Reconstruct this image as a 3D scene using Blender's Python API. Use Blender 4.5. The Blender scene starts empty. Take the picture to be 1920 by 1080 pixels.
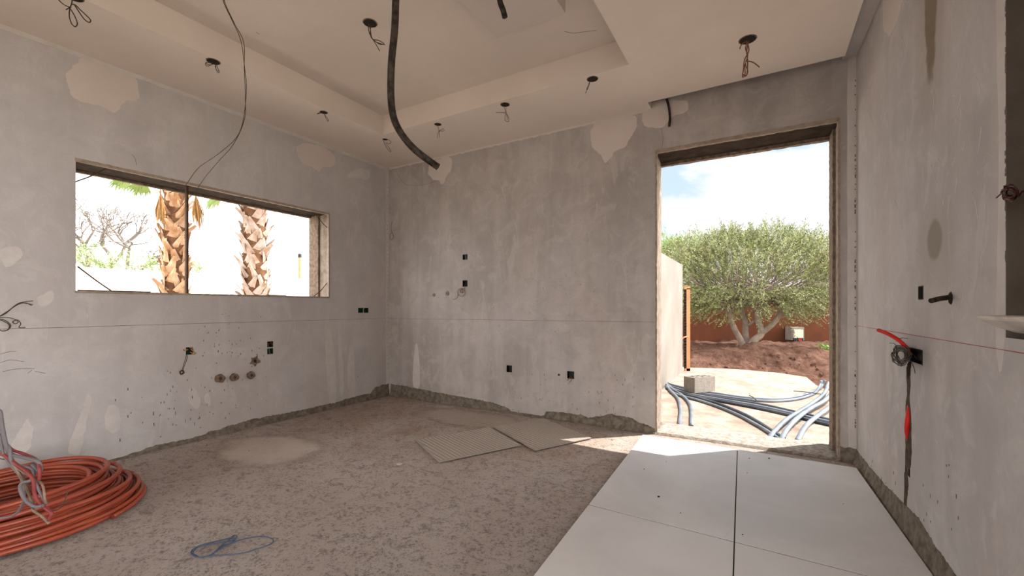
import bpy, bmesh, math, random
from mathutils import Vector, Matrix, noise
random.seed(7)
C = bpy.context.scene.collection
S = bpy.context.scene
PI = math.pi
# ---------------------------------------------------------------- camera
F = 804.0; CX = 960.0; HY = 576.0; CH = 1.15          # focal in px of a 1920 frame, horizon row, eye height
cd = bpy.data.cameras.new('camera'); cam = bpy.data.objects.new('camera', cd); C.objects.link(cam)
cam.location = (0, 0, CH); cam.rotation_euler = (PI/2, 0, 0)
cd.sensor_width = 36; cd.lens = 36*F/1920; cd.shift_y = (HY-540)/1920; cd.clip_start = .03; cd.clip_end = 400
S.camera = cam
S.view_settings.view_transform = 'Standard'; S.view_settings.look = 'None'
S.view_settings.gamma = 1; S.view_settings.use_curve_mapping = False
S.view_settings.exposure = 0.10
# ---------------------------------------------------------------- sun
SAZ = Vector((.973, .231, 0)).normalized(); EL = math.radians(59)
sdir = Vector((SAZ.x*math.cos(EL), SAZ.y*math.cos(EL), math.sin(EL)))
sl = bpy.data.lights.new('sun', 'SUN'); sl.energy = 9; sl.angle = math.radians(.53); sl.color = (1, .95, .88)
so = bpy.data.objects.new('sun', sl); so.rotation_euler = (-sdir).to_track_quat('-Z', 'Y').to_euler(); so.location = (4, 4, 12); C.objects.link(so)
# ---------------------------------------------------------------- sky
w = bpy.data.worlds.new('sky'); S.world = w; w.use_nodes = True
nt = w.node_tree; nt.nodes.clear()
def N(nt, t, **k):
    n = nt.nodes.new(t)
    for a, b in k.items(): setattr(n, a, b)
    return n
def math_(nt, op, a, b=None, c=None, clamp=False):
    n = N(nt, 'ShaderNodeMath', operation=op, use_clamp=clamp)
    for i, v in enumerate((a, b, c)):
        if v is None: continue
        if hasattr(v, 'is_linked') or hasattr(v, 'links'): nt.links.new(v, n.inputs[i])
        else: n.inputs[i].default_value = v
    return n.outputs[0]
def maprange(nt, v, a, b, c=0., d=1., smooth=True):
    n = N(nt, 'ShaderNodeMapRange', interpolation_type='SMOOTHSTEP' if smooth else 'LINEAR')
    nt.links.new(v, n.inputs[0])
    for i, x in enumerate((a, b, c, d)): n.inputs[i+1].default_value = x
    return n.outputs[0]
def mixc(nt, fac, a, b, mode='MIX'):
    n = N(nt, 'ShaderNodeMix', data_type='RGBA', blend_type=mode)
    for s, v in ((n.inputs[0], fac), (n.inputs[6], a), (n.inputs[7], b)):
        if hasattr(v, 'links'): nt.links.new(v, s)
        elif isinstance(v, (int, float)): s.default_value = v
        else: s.default_value = (*v, 1)
    return n.outputs[2]
def noise_(nt, vec, scale, detail=4, rough=.5, dist=0., sc=None, loc=None):
    if sc or loc:
        m = N(nt, 'ShaderNodeMapping'); nt.links.new(vec, m.inputs[0])
        if sc: m.inputs['Scale'].default_value = sc
        if loc: m.inputs['Location'].default_value = loc
        vec = m.outputs[0]
    n = N(nt, 'ShaderNodeTexNoise'); nt.links.new(vec, n.inputs['Vector'])
    n.inputs['Scale'].default_value = scale; n.inputs['Detail'].default_value = detail
    n.inputs['Roughness'].default_value = rough; n.inputs['Distortion'].default_value = dist
    return n.outputs[0]
tc = N(nt, 'ShaderNodeTexCoord'); V = tc.outputs['Generated']
sx = N(nt, 'ShaderNodeSeparateXYZ'); nt.links.new(V, sx.inputs[0])
X, Y, Z = sx.outputs
n1 = noise_(nt, V, 2.0, 9, .58, .2, sc=(1, 1, 2.0), loc=(.36, .2, .15))
lowc = maprange(nt, Z, .0, .42, .16, -.03)             # more cloud towards the horizon
west = maprange(nt, X, .15, -.35, 0., .35)             # the western half is closed cloud
cl = maprange(nt, math_(nt, 'ADD', math_(nt, 'ADD', n1, lowc), west), .425, .505)
n2 = noise_(nt, V, 7, 6, .55, .2)
cw = mixc(nt, maprange(nt, n2, .35, .7), (.93, .95, .98), (1.12, 1.12, 1.12))
blue = mixc(nt, maprange(nt, Z, 0, .6), (.72, .86, .99), (.55, .76, 1.0))
skyc = mixc(nt, cl, blue, cw)
boost = maprange(nt, Y, .15, -.75, 1.0, 2.8)            # unseen sky behind the camera, brightened to light the room
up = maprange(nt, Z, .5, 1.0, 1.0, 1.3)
westb = maprange(nt, X, -.2, -.7, 1.0, 3.2)  # western sky brightened too, for more light through the window
eastb = maprange(nt, X, .66, .93, 1.0, 7.5)             # sun-side sky out of view, brightened to fill the room
tint_mask = math_(nt, 'MAXIMUM', maprange(nt, Y, .15, -.75), maprange(nt, X, .66, .93))
skyc = mixc(nt, math_(nt, 'MULTIPLY', tint_mask, .85), skyc, (1.04, 1.0, .975))  # warm tint added to the boosted sky to warm the interior light
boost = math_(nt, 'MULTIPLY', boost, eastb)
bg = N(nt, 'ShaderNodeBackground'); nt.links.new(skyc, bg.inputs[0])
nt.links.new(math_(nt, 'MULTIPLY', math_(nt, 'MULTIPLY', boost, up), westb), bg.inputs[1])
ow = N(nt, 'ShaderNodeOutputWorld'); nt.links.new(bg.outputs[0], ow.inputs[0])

# ================================================================ helpers
def P(px, py, d):                                    # photo pixel at a measured depth -> place
    return Vector(((px-CX)/F*d, d, CH+(HY-py)/F*d))
def G(px, py, z=0.):                                 # photo pixel on the level z
    return P(px, py, F*(CH-z)/(py-HY))
class Frame:                                         # a wall: origin at a corner, x along it, y outward
    def __init__(s, o, ang):
        s.o = Vector(o); s.a = ang; s.x = Vector((math.cos(ang), math.sin(ang), 0)); s.y = Vector((-math.sin(ang), math.cos(ang), 0))
    def w(s, u, y, z): return s.o+s.x*u+s.y*y+Vector((0, 0, z))
    def uz(s, px, py, y=0.):
        kx = (px-CX)/F; r = Vector((kx, 1, 0)); o = s.o+s.y*y
        d = o.dot(s.y)/r.dot(s.y); p = r*d
        return (p-s.o).dot(s.x), CH+(HY-py)/F*d
    def at(s, px, py, y=0.):
        u, z = s.uz(px, py, y); return s.w(u, y, z)
BW = Frame((-1.62, 5.638, 0), math.radians(-30.3))
LW = Frame((-1.62, 5.638, 0), math.radians(59.84))
c1u = BW.uz(1606, 576)[0]; c1 = BW.w(c1u, 0, 0)
RW = Frame(c1, math.atan2(-.8758, -.4826))

def obj(name, bm, mats, parent=None, smooth=False, frame=None):
    me = bpy.data.meshes.new(name); bm.to_mesh(me); bm.free()
    if not isinstance(mats, (list, tuple)): mats = [mats]
    for m in mats: me.materials.append(m)
    if smooth:
        for p in me.polygons: p.use_smooth = True
    o = bpy.data.objects.new(name, me); C.objects.link(o)
    if frame: o.location = frame.o; o.rotation_euler = (0, 0, frame.a)
    if parent: o.parent = parent
    return o
def fix(bm):
    bmesh.ops.remove_doubles(bm, verts=bm.verts, dist=1e-5); bmesh.ops.recalc_face_normals(bm, faces=bm.faces); return bm
def tag(o, label, cat, group=None, kind=None):
    o['label'] = label; o['category'] = cat
    if group: o['group'] = group
    if kind: o['kind'] = kind
    return o
def empty(name, loc, label, cat, group=None, rz=0):
    o = bpy.data.objects.new(name, None); C.objects.link(o); o.location = loc; o.rotation_euler = (0, 0, rz); o.empty_display_size = .05
    return tag(o, label, cat, group)
def struct(name, bm, m, frame=None, smooth=False):
    o = obj(name, bm, m, None, smooth, frame); o['kind'] = 'structure'; return o
def box(bm, a, b, M=None, mi=0):
    x0, y0, z0 = a; x1, y1, z1 = b
    v = [Vector(p) for p in ((x0,y0,z0),(x1,y0,z0),(x1,y1,z0),(x0,y1,z0),(x0,y0,z1),(x1,y0,z1),(x1,y1,z1),(x0,y1,z1))]
    if M is not None: v = [M @ p for p in v]
    v = [bm.verts.new(p) for p in v]; fs = []
    for f in ((3,2,1,0),(4,5,6,7),(0,1,5,4),(1,2,6,5),(2,3,7,6),(3,0,4,7)):
        q = bm.faces.new([v[i] for i in f]); q.material_index = mi; fs.append(q)
    return fs
def smoothpath(pts, k=6):
    pts = [Vector(p) for p in pts]
    if len(pts) < 3: return pts
    q = [2*pts[0]-pts[1]]+pts+[2*pts[-1]-pts[-2]]; out = []
    for i in range(1, len(q)-2):
        a, b, c, d = q[i-1:i+3]
        for j in range(k):
            t = j/k; out.append(.5*((2*b)+(c-a)*t+(2*a-5*b+4*c-d)*t*t+(3*b-a-3*c+d)*t**3))
    out.append(pts[-1]); return out
def tube(bm, pts, r, n=7, k=6, mi=0, cap=True, ribs=None):
    path = smoothpath(pts, k) if k > 1 else [Vector(p) for p in pts]
    m = len(path); up = None; rings = []
    for i, p in enumerate(path):
        t = (path[min(i+1, m-1)]-path[max(i-1, 0)])
        if t.length < 1e-9: t = Vector((0, 0, 1))
        t.normalize()
        if up is None:
            up = Vector((0, 0, 1)) if abs(t.z) < .9 else Vector((1, 0, 0))
        s = t.cross(up)
        if s.length < 1e-6: s = t.cross(Vector((1, .3, .2)))
        s.normalize(); up = s.cross(t)
        rr = r(i/(m-1)) if callable(r) else r
        if ribs: rr *= 1+(ribs if i % 2 else -ribs)
        rings.append([bm.verts.new(p+(s*math.cos(2*PI*j/n)+up*math.sin(2*PI*j/n))*rr) for j in range(n)])
    for a, b in zip(rings, rings[1:]):
        for j in range(n):
            f = bm.faces.new((a[j], a[(j+1) % n], b[(j+1) % n], b[j])); f.smooth = True; f.material_index = mi
    if cap:
        bm.faces.new(rings[0][::-1]).material_index = mi; bm.faces.new(rings[-1]).material_index = mi
    return bm
def resample(pts, step):
    path = smoothpath(pts, 10); out = [path[0]]; acc = 0
    for a, b in zip(path, path[1:]):
        L = (b-a).length
        while acc+L >= step:
            t = (step-acc)/L; a = a.lerp(b, t); out.append(a.copy()); L = (b-a).length; acc = 0
        acc += L
    return out
def quads(name, verts, faces, mats, midx=None, parent=None):
    me = bpy.data.meshes.new(name); me.from_pydata(verts, [], faces)
    for m in mats: me.materials.append(m)
    if midx: me.polygons.foreach_set('material_index', midx)
    o = bpy.data.objects.new(name, me); C.objects.link(o)
    if parent: o.parent = parent
    return o

# ================================================================ materials
def mat(name, col, rough=.8, bump=None, spec=.3, metal=0, var=None, bdist=.01, vs=4.):
    m = bpy.data.materials.new(name); m.use_nodes = True; t = m.node_tree; b = t.nodes['Principled BSDF']
    b.inputs['Base Color'].default_value = (*col, 1); b.inputs['Roughness'].default_value = rough
    b.inputs['Specular IOR Level'].default_value = spec; b.inputs['Metallic'].default_value = metal
    co = N(t, 'ShaderNodeTexCoord').outputs['Object']
    if var:
        f = maprange(t, noise_(t, co, vs, 5, .6), .3, .7)
        t.links.new(mixc(t, f, col, var), b.inputs['Base Color'])
    if bump:
        bn = N(t, 'ShaderNodeBump'); bn.inputs['Distance'].default_value = bdist; bn.inputs['Strength'].default_value = bump[1]
        t.links.new(noise_(t, co, bump[0], 6, .65), bn.inputs['Height']); t.links.new(bn.outputs[0], b.inputs['Normal'])
    return m
def plaster(name, base, light, dark, stains=(), seed=0., warm=(.50, .40, .34), warmth=.25, streak=1.):
    m = bpy.data.materials.new(name); m.use_nodes = True; t = m.node_tree; b = t.nodes['Principled BSDF']
    co = N(t, 'ShaderNodeTexCoord').outputs['Object']
    L = (seed, seed*.7, seed*.3)
    big = maprange(t, noise_(t, co, 1.1, 5, .6, .3, loc=L), .32, .68)
    c = mixc(t, big, dark, base)
    st = maprange(t, noise_(t, co, 4.2, 4, .6, .1, sc=(1, 1, .10), loc=L), .40, .66)
    c = mixc(t, math_(t, 'MULTIPLY', st, .34*streak), c, light)
    st2 = maprange(t, noise_(t, co, 11, 3, .5, .0, sc=(1, 1, .06), loc=L), .50, .70)
    c = mixc(t, math_(t, 'MULTIPLY', st2, .22*streak), c, dark)
    wm = maprange(t, noise_(t, co, 1.7, 3, .5, .4, sc=(1, 1, .5), loc=(seed+5, 2, 1)), .45, .7)
    c = mixc(t, math_(t, 'MULTIPLY', wm, warmth), c, warm)
    mt = noise_(t, co, 5.5, 9, .68, .8, loc=(seed+2, 1, 8))
    c = mixc(t, maprange(t, mt, .50, .64, 0, .42), c, dark)
    c = mixc(t, maprange(t, mt, .48, .36, 0, .35), c, light)
    # trowel skim patches, crisp at their upper side
    sm = maprange(t, noise_(t, co, 3.1, 8, .62, .9, sc=(1.3, 1, .55), loc=(seed+9, 3, 4)), .60, .635)
    c = mixc(t, math_(t, 'MULTIPLY', sm, .36), c, light)
    fine = maprange(t, noise_(t, co, 42, 6, .7), .30, .70)
    c = mixc(t, math_(t, 'MULTIPLY', fine, .24), c, dark)
    sc_ = maprange(t, noise_(t, co, 26, 5, .7, 1.4, sc=(1, 1, .35)), .665, .70)
    c = mixc(t, math_(t, 'MULTIPLY', sc_, .35), c, [min(1, x*1.25) for x in light])
    sp = maprange(t, noise_(t, co, 60, 3, .5), .755, .79)
    c = mixc(t, math_(t, 'MULTIPLY', sp, .75), c, (.09, .075, .065))
    sep = N(t, 'ShaderNodeSeparateXYZ'); t.links.new(co, sep.inputs[0])
    for (u0, z0, ru, rz, col, amt, hard) in stains:
        du = math_(t, 'DIVIDE', math_(t, 'SUBTRACT', sep.outputs[0], u0), ru)
        dz = math_(t, 'DIVIDE', math_(t, 'SUBTRACT', sep.outputs[2], z0), rz)
        r2 = math_(t, 'ADD', math_(t, 'MULTIPLY', du, du), math_(t, 'MULTIPLY', dz, dz))
        r2 = math_(t, 'ADD', r2, math_(t, 'MULTIPLY', math_(t, 'SUBTRACT', noise_(t, co, 14, 4, .6), .5), .9))
        k = maprange(t, r2, 1+hard, 1-hard, 0, amt)
        c = mixc(t, k, c, col)
    t.links.new(c, b.inputs['Base Color'])
    b.inputs['Roughness'].default_value = .82; b.inputs['Specular IOR Level'].default_value = .22
    bn = N(t, 'ShaderNodeBump'); bn.inputs['Distance'].default_value = .006; bn.inputs['Strength'].default_value = .35
    h = math_(t, 'ADD', noise_(t, co, 55, 5, .7), math_(t, 'MULTIPLY', sm, .25))
    h = math_(t, 'SUBTRACT', h, math_(t, 'MULTIPLY', sp, .8))
    h = math_(t, 'ADD', h, math_(t, 'MULTIPLY', noise_(t, co, 6, 4, .6), 1.1))
    t.links.new(h, bn.inputs['Height']); t.links.new(bn.outputs[0], b.inputs['Normal'])
    return m
u1, z1 = RW.uz(1745, 20); u2, z2 = RW.uz(1752, 450); z1 = RW.uz(1745, 150)[1]+.62
w1 = abs(RW.uz(1758, 20)[0]-RW.uz(1732, 20)[0])/2; w2 = abs(RW.uz(1766, 452)[0]-RW.uz(1738, 452)[0])/2
ub, zb_ = BW.uz(1170, 470)
M_left = plaster('left wall plaster', (.515, .49, .485), (.60, .575, .56), (.43, .405, .395), seed=1.3)
M_back = plaster('back wall plaster', (.45, .415, .395), (.55, .51, .48), (.335, .305, .28), seed=6.1, streak=1.25)
M_right = plaster('right wall plaster', (.50, .48, .475), (.60, .58, .57), (.40, .38, .37), seed=11.7,
    stains=((u1, z1, w1, .62, (.12, .082, .042), .9, .25), (u1-.02, z1, w1*2.4, .72, (.33, .28, .21), .40, .7),
            (u2, z2, w2, .085, (.15, .125, .095), .85, .35), (u2, z2-.05, w2*2.4, .20, (.38, .34, .29), .45, .8)))
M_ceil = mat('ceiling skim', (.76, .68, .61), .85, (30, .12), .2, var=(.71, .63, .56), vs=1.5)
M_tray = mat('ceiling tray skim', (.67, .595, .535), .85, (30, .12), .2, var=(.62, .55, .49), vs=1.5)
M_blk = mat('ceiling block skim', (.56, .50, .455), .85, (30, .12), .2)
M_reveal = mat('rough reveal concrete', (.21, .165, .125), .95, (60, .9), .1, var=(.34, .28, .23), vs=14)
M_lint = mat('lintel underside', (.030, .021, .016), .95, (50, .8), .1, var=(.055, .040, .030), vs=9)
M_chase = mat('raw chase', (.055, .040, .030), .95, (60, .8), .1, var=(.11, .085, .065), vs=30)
M_niche = mat('raw niche render', (.115, .095, .08), .95, (30, .5), .1, var=(.15, .125, .105), vs=4)
M_patch = mat('filler patch', (.615, .55, .505), .8, (40, .15), .25, var=(.58, .515, .47), vs=3)
M_smear = mat('pale skim smear', (.60, .565, .535), .8, (40, .3), .25, var=(.53, .495, .47), vs=9)
M_cem = mat('dark cement', (.125, .102, .078), .95, (45, .9), .1, var=(.24, .205, .165), vs=22)
M_slab = mat('raw slab', (.30, .28, .26), .9, (20, .3))
def floor_mat():
    m = bpy.data.materials.new('rough concrete floor'); m.use_nodes = True; t = m.node_tree; b = t.nodes['Principled BSDF']
    co = N(t, 'ShaderNodeTexCoord').outputs['Object']
    big = maprange(t, noise_(t, co, 1.3, 5, .6, .5), .35, .65)
    c = mixc(t, big, (.46, .355, .295), (.54, .455, .40))
    mid = maprange(t, noise_(t, co, 8, 6, .7, .4), .45, .7)
    c = mixc(t, math_(t, 'MULTIPLY', mid, .55), c, (.58, .47, .40))
    red = maprange(t, noise_(t, co, 2.2, 4, .6, .3, loc=(4, 4, 0)), .5, .7)
    c = mixc(t, math_(t, 'MULTIPLY', red, .35), c, (.36, .22, .16))
    g = math_(t, 'ADD', math_(t, 'MULTIPLY', noise_(t, co, 70, 8, .82), .72), math_(t, 'MULTIPLY', noise_(t, co, 13, 6, .7, .8), .28))
    sepf = N(t, 'ShaderNodeSeparateXYZ'); t.links.new(co, sepf.inputs[0])
    dz_ = math_(t, 'ADD', sepf.outputs[1], math_(t, 'MULTIPLY', math_(t, 'SUBTRACT', noise_(t, co, 1.5, 4, .6), .5), 2.2))
    c = mixc(t, maprange(t, dz_, -.9, -2.0, 0, .55), c, (.59, .52, .475))      # paler further from the back wall
    c = mixc(t, maprange(t, noise_(t, co, 6, 6, .7, .6, sc=(1, 2.2, 1), loc=(7, 1, 0)), .56, .68, 0, .45), c, (.23, .18, .145))
    pit = maprange(t, g, .43, .50, 1, 0)
    c = mixc(t, math_(t, 'MULTIPLY', pit, .62), c, (.105, .077, .06))
    lt = maprange(t, g, .56, .66)
    c = mixc(t, math_(t, 'MULTIPLY', lt, .55), c, (.72, .64, .57))
    sep = N(t, 'ShaderNodeSeparateXYZ'); t.links.new(co, sep.inputs[0])
    rough_amt = 1.
    for (p0, ru, rv, col) in ((G(505, 840), .46, .30, (.56, .48, .42)), (G(880, 782), .62, .26, (.44, .38, .325))):
        q = p0-BW.o; u0 = q.dot(BW.x); v0 = q.dot(BW.y)
        du = math_(t, 'DIVIDE', math_(t, 'SUBTRACT', sep.outputs[0], u0), ru)
        dv = math_(t, 'DIVIDE', math_(t, 'SUBTRACT', sep.outputs[1], v0), rv)
        r2 = math_(t, 'ADD', math_(t, 'MULTIPLY', du, du), math_(t, 'MULTIPLY', dv, dv))
        r2 = math_(t, 'ADD', r2, math_(t, 'MULTIPLY', math_(t, 'SUBTRACT', noise_(t, co, 4, 7, .65), .5), 2.6))
        rim = math_(t, 'MULTIPLY', maprange(t, r2, 1.7, 1.1), .35)
        c = mixc(t, rim, c, (.20, .165, .135))
        k = maprange(t, r2, 1.45, .45)
        c = mixc(t, math_(t, 'MULTIPLY', k, .62), c, col)
        inv = math_(t, 'SUBTRACT', 1., math_(t, 'MULTIPLY', k, .85))
        rough_amt = inv if rough_amt == 1. else math_(t, 'MULTIPLY', rough_amt, inv)
    t.links.new(c, b.inputs['Base Color']); b.inputs['Roughness'].default_value = .92; b.inputs['Specular IOR Level'].default_value = .15
    bn = N(t, 'ShaderNodeBump'); bn.inputs['Distance'].default_value = .018
    t.links.new(math_(t, 'MULTIPLY', rough_amt, 1.), bn.inputs['Strength'])
    t.links.new(math_(t, 'ADD', g, math_(t, 'MULTIPLY', noise_(t, co, 5, 5, .6), 1.2)), bn.inputs['Height']); t.links.new(bn.outputs[0], b.inputs['Normal'])
    return m
M_floor = floor_mat()
def tile_mat():
    m = bpy.data.materials.new('pale porcelain'); m.use_nodes = True; t = m.node_tree; b = t.nodes['Principled BSDF']
    co = N(t, 'ShaderNodeTexCoord').outputs['Object']
    c = mixc(t, maprange(t, noise_(t, co, 1.6, 5, .6, .8), .3, .7), (.63, .61, .60), (.72, .70, .69))
    c = mixc(t, math_(t, 'MULTIPLY', maprange(t, noise_(t, co, 3.5, 8, .7, 1.5), .60, .70), .25), c, (.50, .46, .42))
    c = mixc(t, math_(t, 'MULTIPLY', maprange(t, noise_(t, co, 9, 8, .7, .3), .70, .76), .5), c, (.36, .32, .27))
    t.links.new(c, b.inputs['Base Color'])
    b.inputs['Specular IOR Level'].default_value = .4
    t.links.new(maprange(t, noise_(t, co, 4, 5, .6), .3, .7, .42, .60), b.inputs['Roughness'])
    return m
M_tile = tile_mat()
M_grout = mat('tile edge', (.045, .04, .036), .9)
M_black = mat('black plastic', (.012, .012, .012), .5)
M_green = mat('dark green plastic', (.012, .045, .028), .5)
M_hole = mat('dark cavity', (.02, .016, .013), .9)
M_wire = mat('dark wire', (.055, .038, .024), .55)
M_wire2 = mat('brown copper wire', (.22, .10, .045), .5)
M_dred = mat('dark red wire', (.06, .014, .010), .5)
M_wireg = mat('grey wire', (.13, .115, .12), .5)
M_wirer = mat('red wire', (.20, .032, .03), .5)
M_cond = mat('black corrugated conduit', (.014, .010, .008), .75, spec=.15, var=(.075, .060, .048), vs=26)
M_redc = mat('bright red conduit', (.60, .018, .012), .5)
M_coil = mat('orange red pipe', (.33, .060, .025), .38, spec=.45, var=(.25, .042, .019), vs=5)
M_blue = mat('blue grey tie wire', (.07, .10, .16), .5)
M_rust = mat('rusty steel', (.06, .035, .025), .8, (80, .5), metal=.2, var=(.12, .065, .04), vs=20)
M_stub = mat('taped pipe stub', (.13, .082, .055), .8, (60, .8), var=(.27, .19, .14), vs=30)
M_steel = mat('grey stub', (.30, .27, .25), .5, (60, .5), metal=.3)
M_chalk = mat('red chalk', (.27, .17, .155), .9)
M_chalkr = mat('fresh red chalk', (.42, .12, .10), .9)
M_panel = mat('textured tray plastic', (.33, .28, .24), .65, (50, .1), var=(.37, .32, .275), vs=4)
M_rib = mat('raised ribs', (.45, .385, .33), .6)
M_outc = mat('outdoor concrete', (.23, .175, .135), .9, (35, .8), .1, var=(.36, .295, .245), vs=5)
M_sill = mat('threshold concrete', (.25, .215, .18), .95, (60, 1.), .1, var=(.48, .425, .37), vs=30)
M_soil = mat('red soil', (.085, .040, .026), 1., (16, 1.), .05, var=(.17, .095, .068), bdist=.08, vs=6)
M_terra = mat('terracotta render', (.13, .045, .022), .95, (12, .4), .1, var=(.10, .036, .018), vs=1.5)
M_pale = mat('pale garden wall', (.78, .74, .70), .9, (12, .3), .1)
M_grass = mat('dry ground', (.60, .53, .44), 1., (3, .6), .05, var=(.68, .60, .50), vs=.6)
M_cream = mat('cream cement wall', (.25, .22, .19), .9, (25, .4), .1, var=(.20, .175, .15), vs=1.6)
M_block = mat('concrete block', (.22, .19, .155), .95, (50, .9), .1, var=(.27, .24, .205), vs=14)
M_cgrey = mat('grey conduit', (.10, .12, .15), .5, var=(.18, .20, .23), vs=3)
M_cdark = mat('dark conduit', (.035, .042, .055), .45, var=(.075, .085, .10), vs=3)
M_orange = mat('orange steel', (.52, .25, .12), .6, var=(.45, .19, .08), vs=6)
M_bark = mat('olive bark', (.19, .145, .11), .95, (30, .9), .1, var=(.28, .225, .18), vs=7)
M_leafA = mat('olive leaf', (.155, .175, .05), .6, var=(.095, .115, .034), vs=1.3)
M_leafB = mat('olive leaf pale', (.28, .295, .155), .6, var=(.22, .24, .10), vs=1.3)
M_leafC = mat('bush leaf', (.12, .20, .035), .6, var=(.18, .28, .055), vs=2)
M_palmt = mat('palm trunk', (.075, .034, .018), .95, (12, 1.), .1, var=(.16, .08, .04), vs=6)
M_boot = mat('palm leaf bases', (.50, .34, .22), .85, (20, .5), .1, var=(.26, .125, .055), vs=5)
M_boot2 = mat('weathered leaf bases', (.42, .35, .30), .85, (20, .5), .1, var=(.25, .155, .105), vs=5)
M_dead = mat('dead frond', (.38, .22, .085), .9, var=(.30, .15, .05), vs=8)
M_frond = mat('green frond', (.18, .27, .07), .6, var=(.23, .32, .10), vs=3)
M_twig = mat('pale twigs', (.17, .14, .12), .9)
M_white = mat('white stone', (.62, .56, .48), .45, var=(.40, .37, .33), vs=9)
M_cablebox = mat('cream enclosure', (.62, .60, .45), .6)

# ================================================================ the room shell
def cells(ubr, zbr, depth, T, mp, midx=None):
    """slab of thickness T cut by breaks; depth(u,z)=0 solid, d recess, None through; mp maps (u,d,z) to local"""
    bm = bmesh.new(); nu, nz = len(ubr)-1, len(zbr)-1
    D = [[depth((ubr[i]+ubr[i+1])/2, (zbr[j]+zbr[j+1])/2) for j in range(nz)] for i in range(nu)]
    def dep(i, j):
        if i < 0 or j < 0 or i >= nu or j >= nz: return T
        return T if D[i][j] is None else D[i][j]
    def q(ps, mi=0):
        f = bm.faces.new([bm.verts.new(mp(*p)) for p in ps]); f.material_index = mi
    for i in range(nu):
        for j in range(nz):
            a, b, c, d = ubr[i], ubr[i+1], zbr[j], zbr[j+1]; e = dep(i, j)
            if D[i][j] is not None:
                q([(a, e, c), (b, e, c), (b, e, d), (a, e, d)], 0 if e == 0 else (midx(e) if midx else 1))
                q([(a, T, c), (a, T, d), (b, T, d), (b, T, c)], 0)
    for i in range(nu+1):
        for j in range(nz):
            e, f = dep(i-1, j), dep(i, j)
            if e != f:
                u = ubr[i]; m = (midx(max(e, f)) if midx else 1) if 0 < i < nu else 0
                q([(u, e, zbr[j]), (u, f, zbr[j]), (u, f, zbr[j+1]), (u, e, zbr[j+1])], m)
    for i in range(nu):
        for j in range(nz+1):
            e, f = dep(i, j-1), dep(i, j)
            if e != f:
                z = zbr[j]; m = (midx(max(e, f)) if midx else 1) if 0 < j < nz else 0
                if m == 1 and e < f and max(e, f) >= T-.001: m = 1
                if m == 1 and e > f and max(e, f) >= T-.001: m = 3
                q([(ubr[i], e, z), (ubr[i], f, z), (ubr[i+1], f, z), (ubr[i+1], e, z)], m)
    return fix(bm)
def breaks(lo, hi, rects, k):
    s = {round(lo, 5), round(hi, 5)}
    for r in rects:
        s.add(round(r[k], 5)); s.add(round(r[k+1], 5))
    return sorted(s)
WM = lambda u, d, z: Vector((u, d, z))
def mk_wall(name, fr, lo, hi, H, T, rects, M, skew=None, reveal=None):
    """rects: (u0,u1,z0,z1,depth or None)"""
    ub = breaks(lo, hi, rects, 0); zb = breaks(0, H, rects, 2)
    def dep(u, z):
        for r in rects:
            if r[0] < u < r[1] and r[2] < z < r[3]: return r[4]
        return 0
    def mi(e): return 1 if e >= .2 else 2
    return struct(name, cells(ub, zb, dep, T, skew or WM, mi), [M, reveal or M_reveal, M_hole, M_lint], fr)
HT = 3.40
def rect_px(fr, cx, cy, wpx, hpx, d=.045):
    a = fr.uz(cx-wpx/2, cy); b = fr.uz(cx+wpx/2, cy)
    zc0 = fr.uz(cx, cy-hpx/2)[1]; zc1 = fr.uz(cx, cy+hpx/2)[1]
    return (min(a[0], b[0]), max(a[0], b[0]), min(zc0, zc1), max(zc0, zc1), d)
# door and window openings measured off the walls
dl = BW.uz(1229.5, 500)[0]; dr = BW.uz(1574, 500)[0]; DTOP = 2.572
wl = LW.uz(142, 500)[0]; wr = LW.uz(617.5, 500)[0]
WZ0, WZ1 = 1.26, 2.206; TB = .40; TL = .333
boxes_back = [(872, 482, 9, 10), (872, 531.5, 9, 12), (955, 691.5, 10, 13), (1070, 703, 13, 14)]
boxes_left = [(676, 582, 9, 9), (686.5, 582, 8, 9), (506.5, 645.5, 11, 11), (506.5, 658.5, 11, 11), (355, 658, 13, 14)]
boxes_right = [(1727, 549, 9, 26), (1713, 666, 34, 27)]
back_r = [(dl, dr, 0, DTOP, None)]+[rect_px(BW, *b) for b in boxes_back]
def skewb(u, d, z):                                    # rough reveals splay slightly outwards
    if d > .2 and abs(u-dl) < 1e-3: u -= .028
    return Vector((u, d, z))
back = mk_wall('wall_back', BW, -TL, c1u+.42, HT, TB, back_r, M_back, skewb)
left = mk_wall('wall_left', LW, -9.0, 0.0, HT, TL, [(wl, wr, WZ0, WZ1, None)]+[rect_px(LW, *b) for b in boxes_left], M_left)
nu = RW.uz(1886, 500)[0]
ch_u = RW.uz(1703, 800)[0]; ch_u2 = RW.uz(1697, 900)[0]
right_r = [(nu, nu+.60, 1.055, 2.55, .31), (3.0, 6.6, 0, 2.7, None)]+[rect_px(RW, *b) for b in boxes_right]  # second rect: unseen opening added behind the camera to light the left wall
right_r += [(ch_u-.013, ch_u+.010, .52, .86, .03), (ch_u-.003, ch_u+.027, .30, .52, .032), (ch_u2-.012, ch_u2+.010, .05, .30, .028)]
right = mk_wall('wall_right', RW, 0.0, 8.6, HT, .40, right_r, M_right, None, M_niche)
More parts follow.
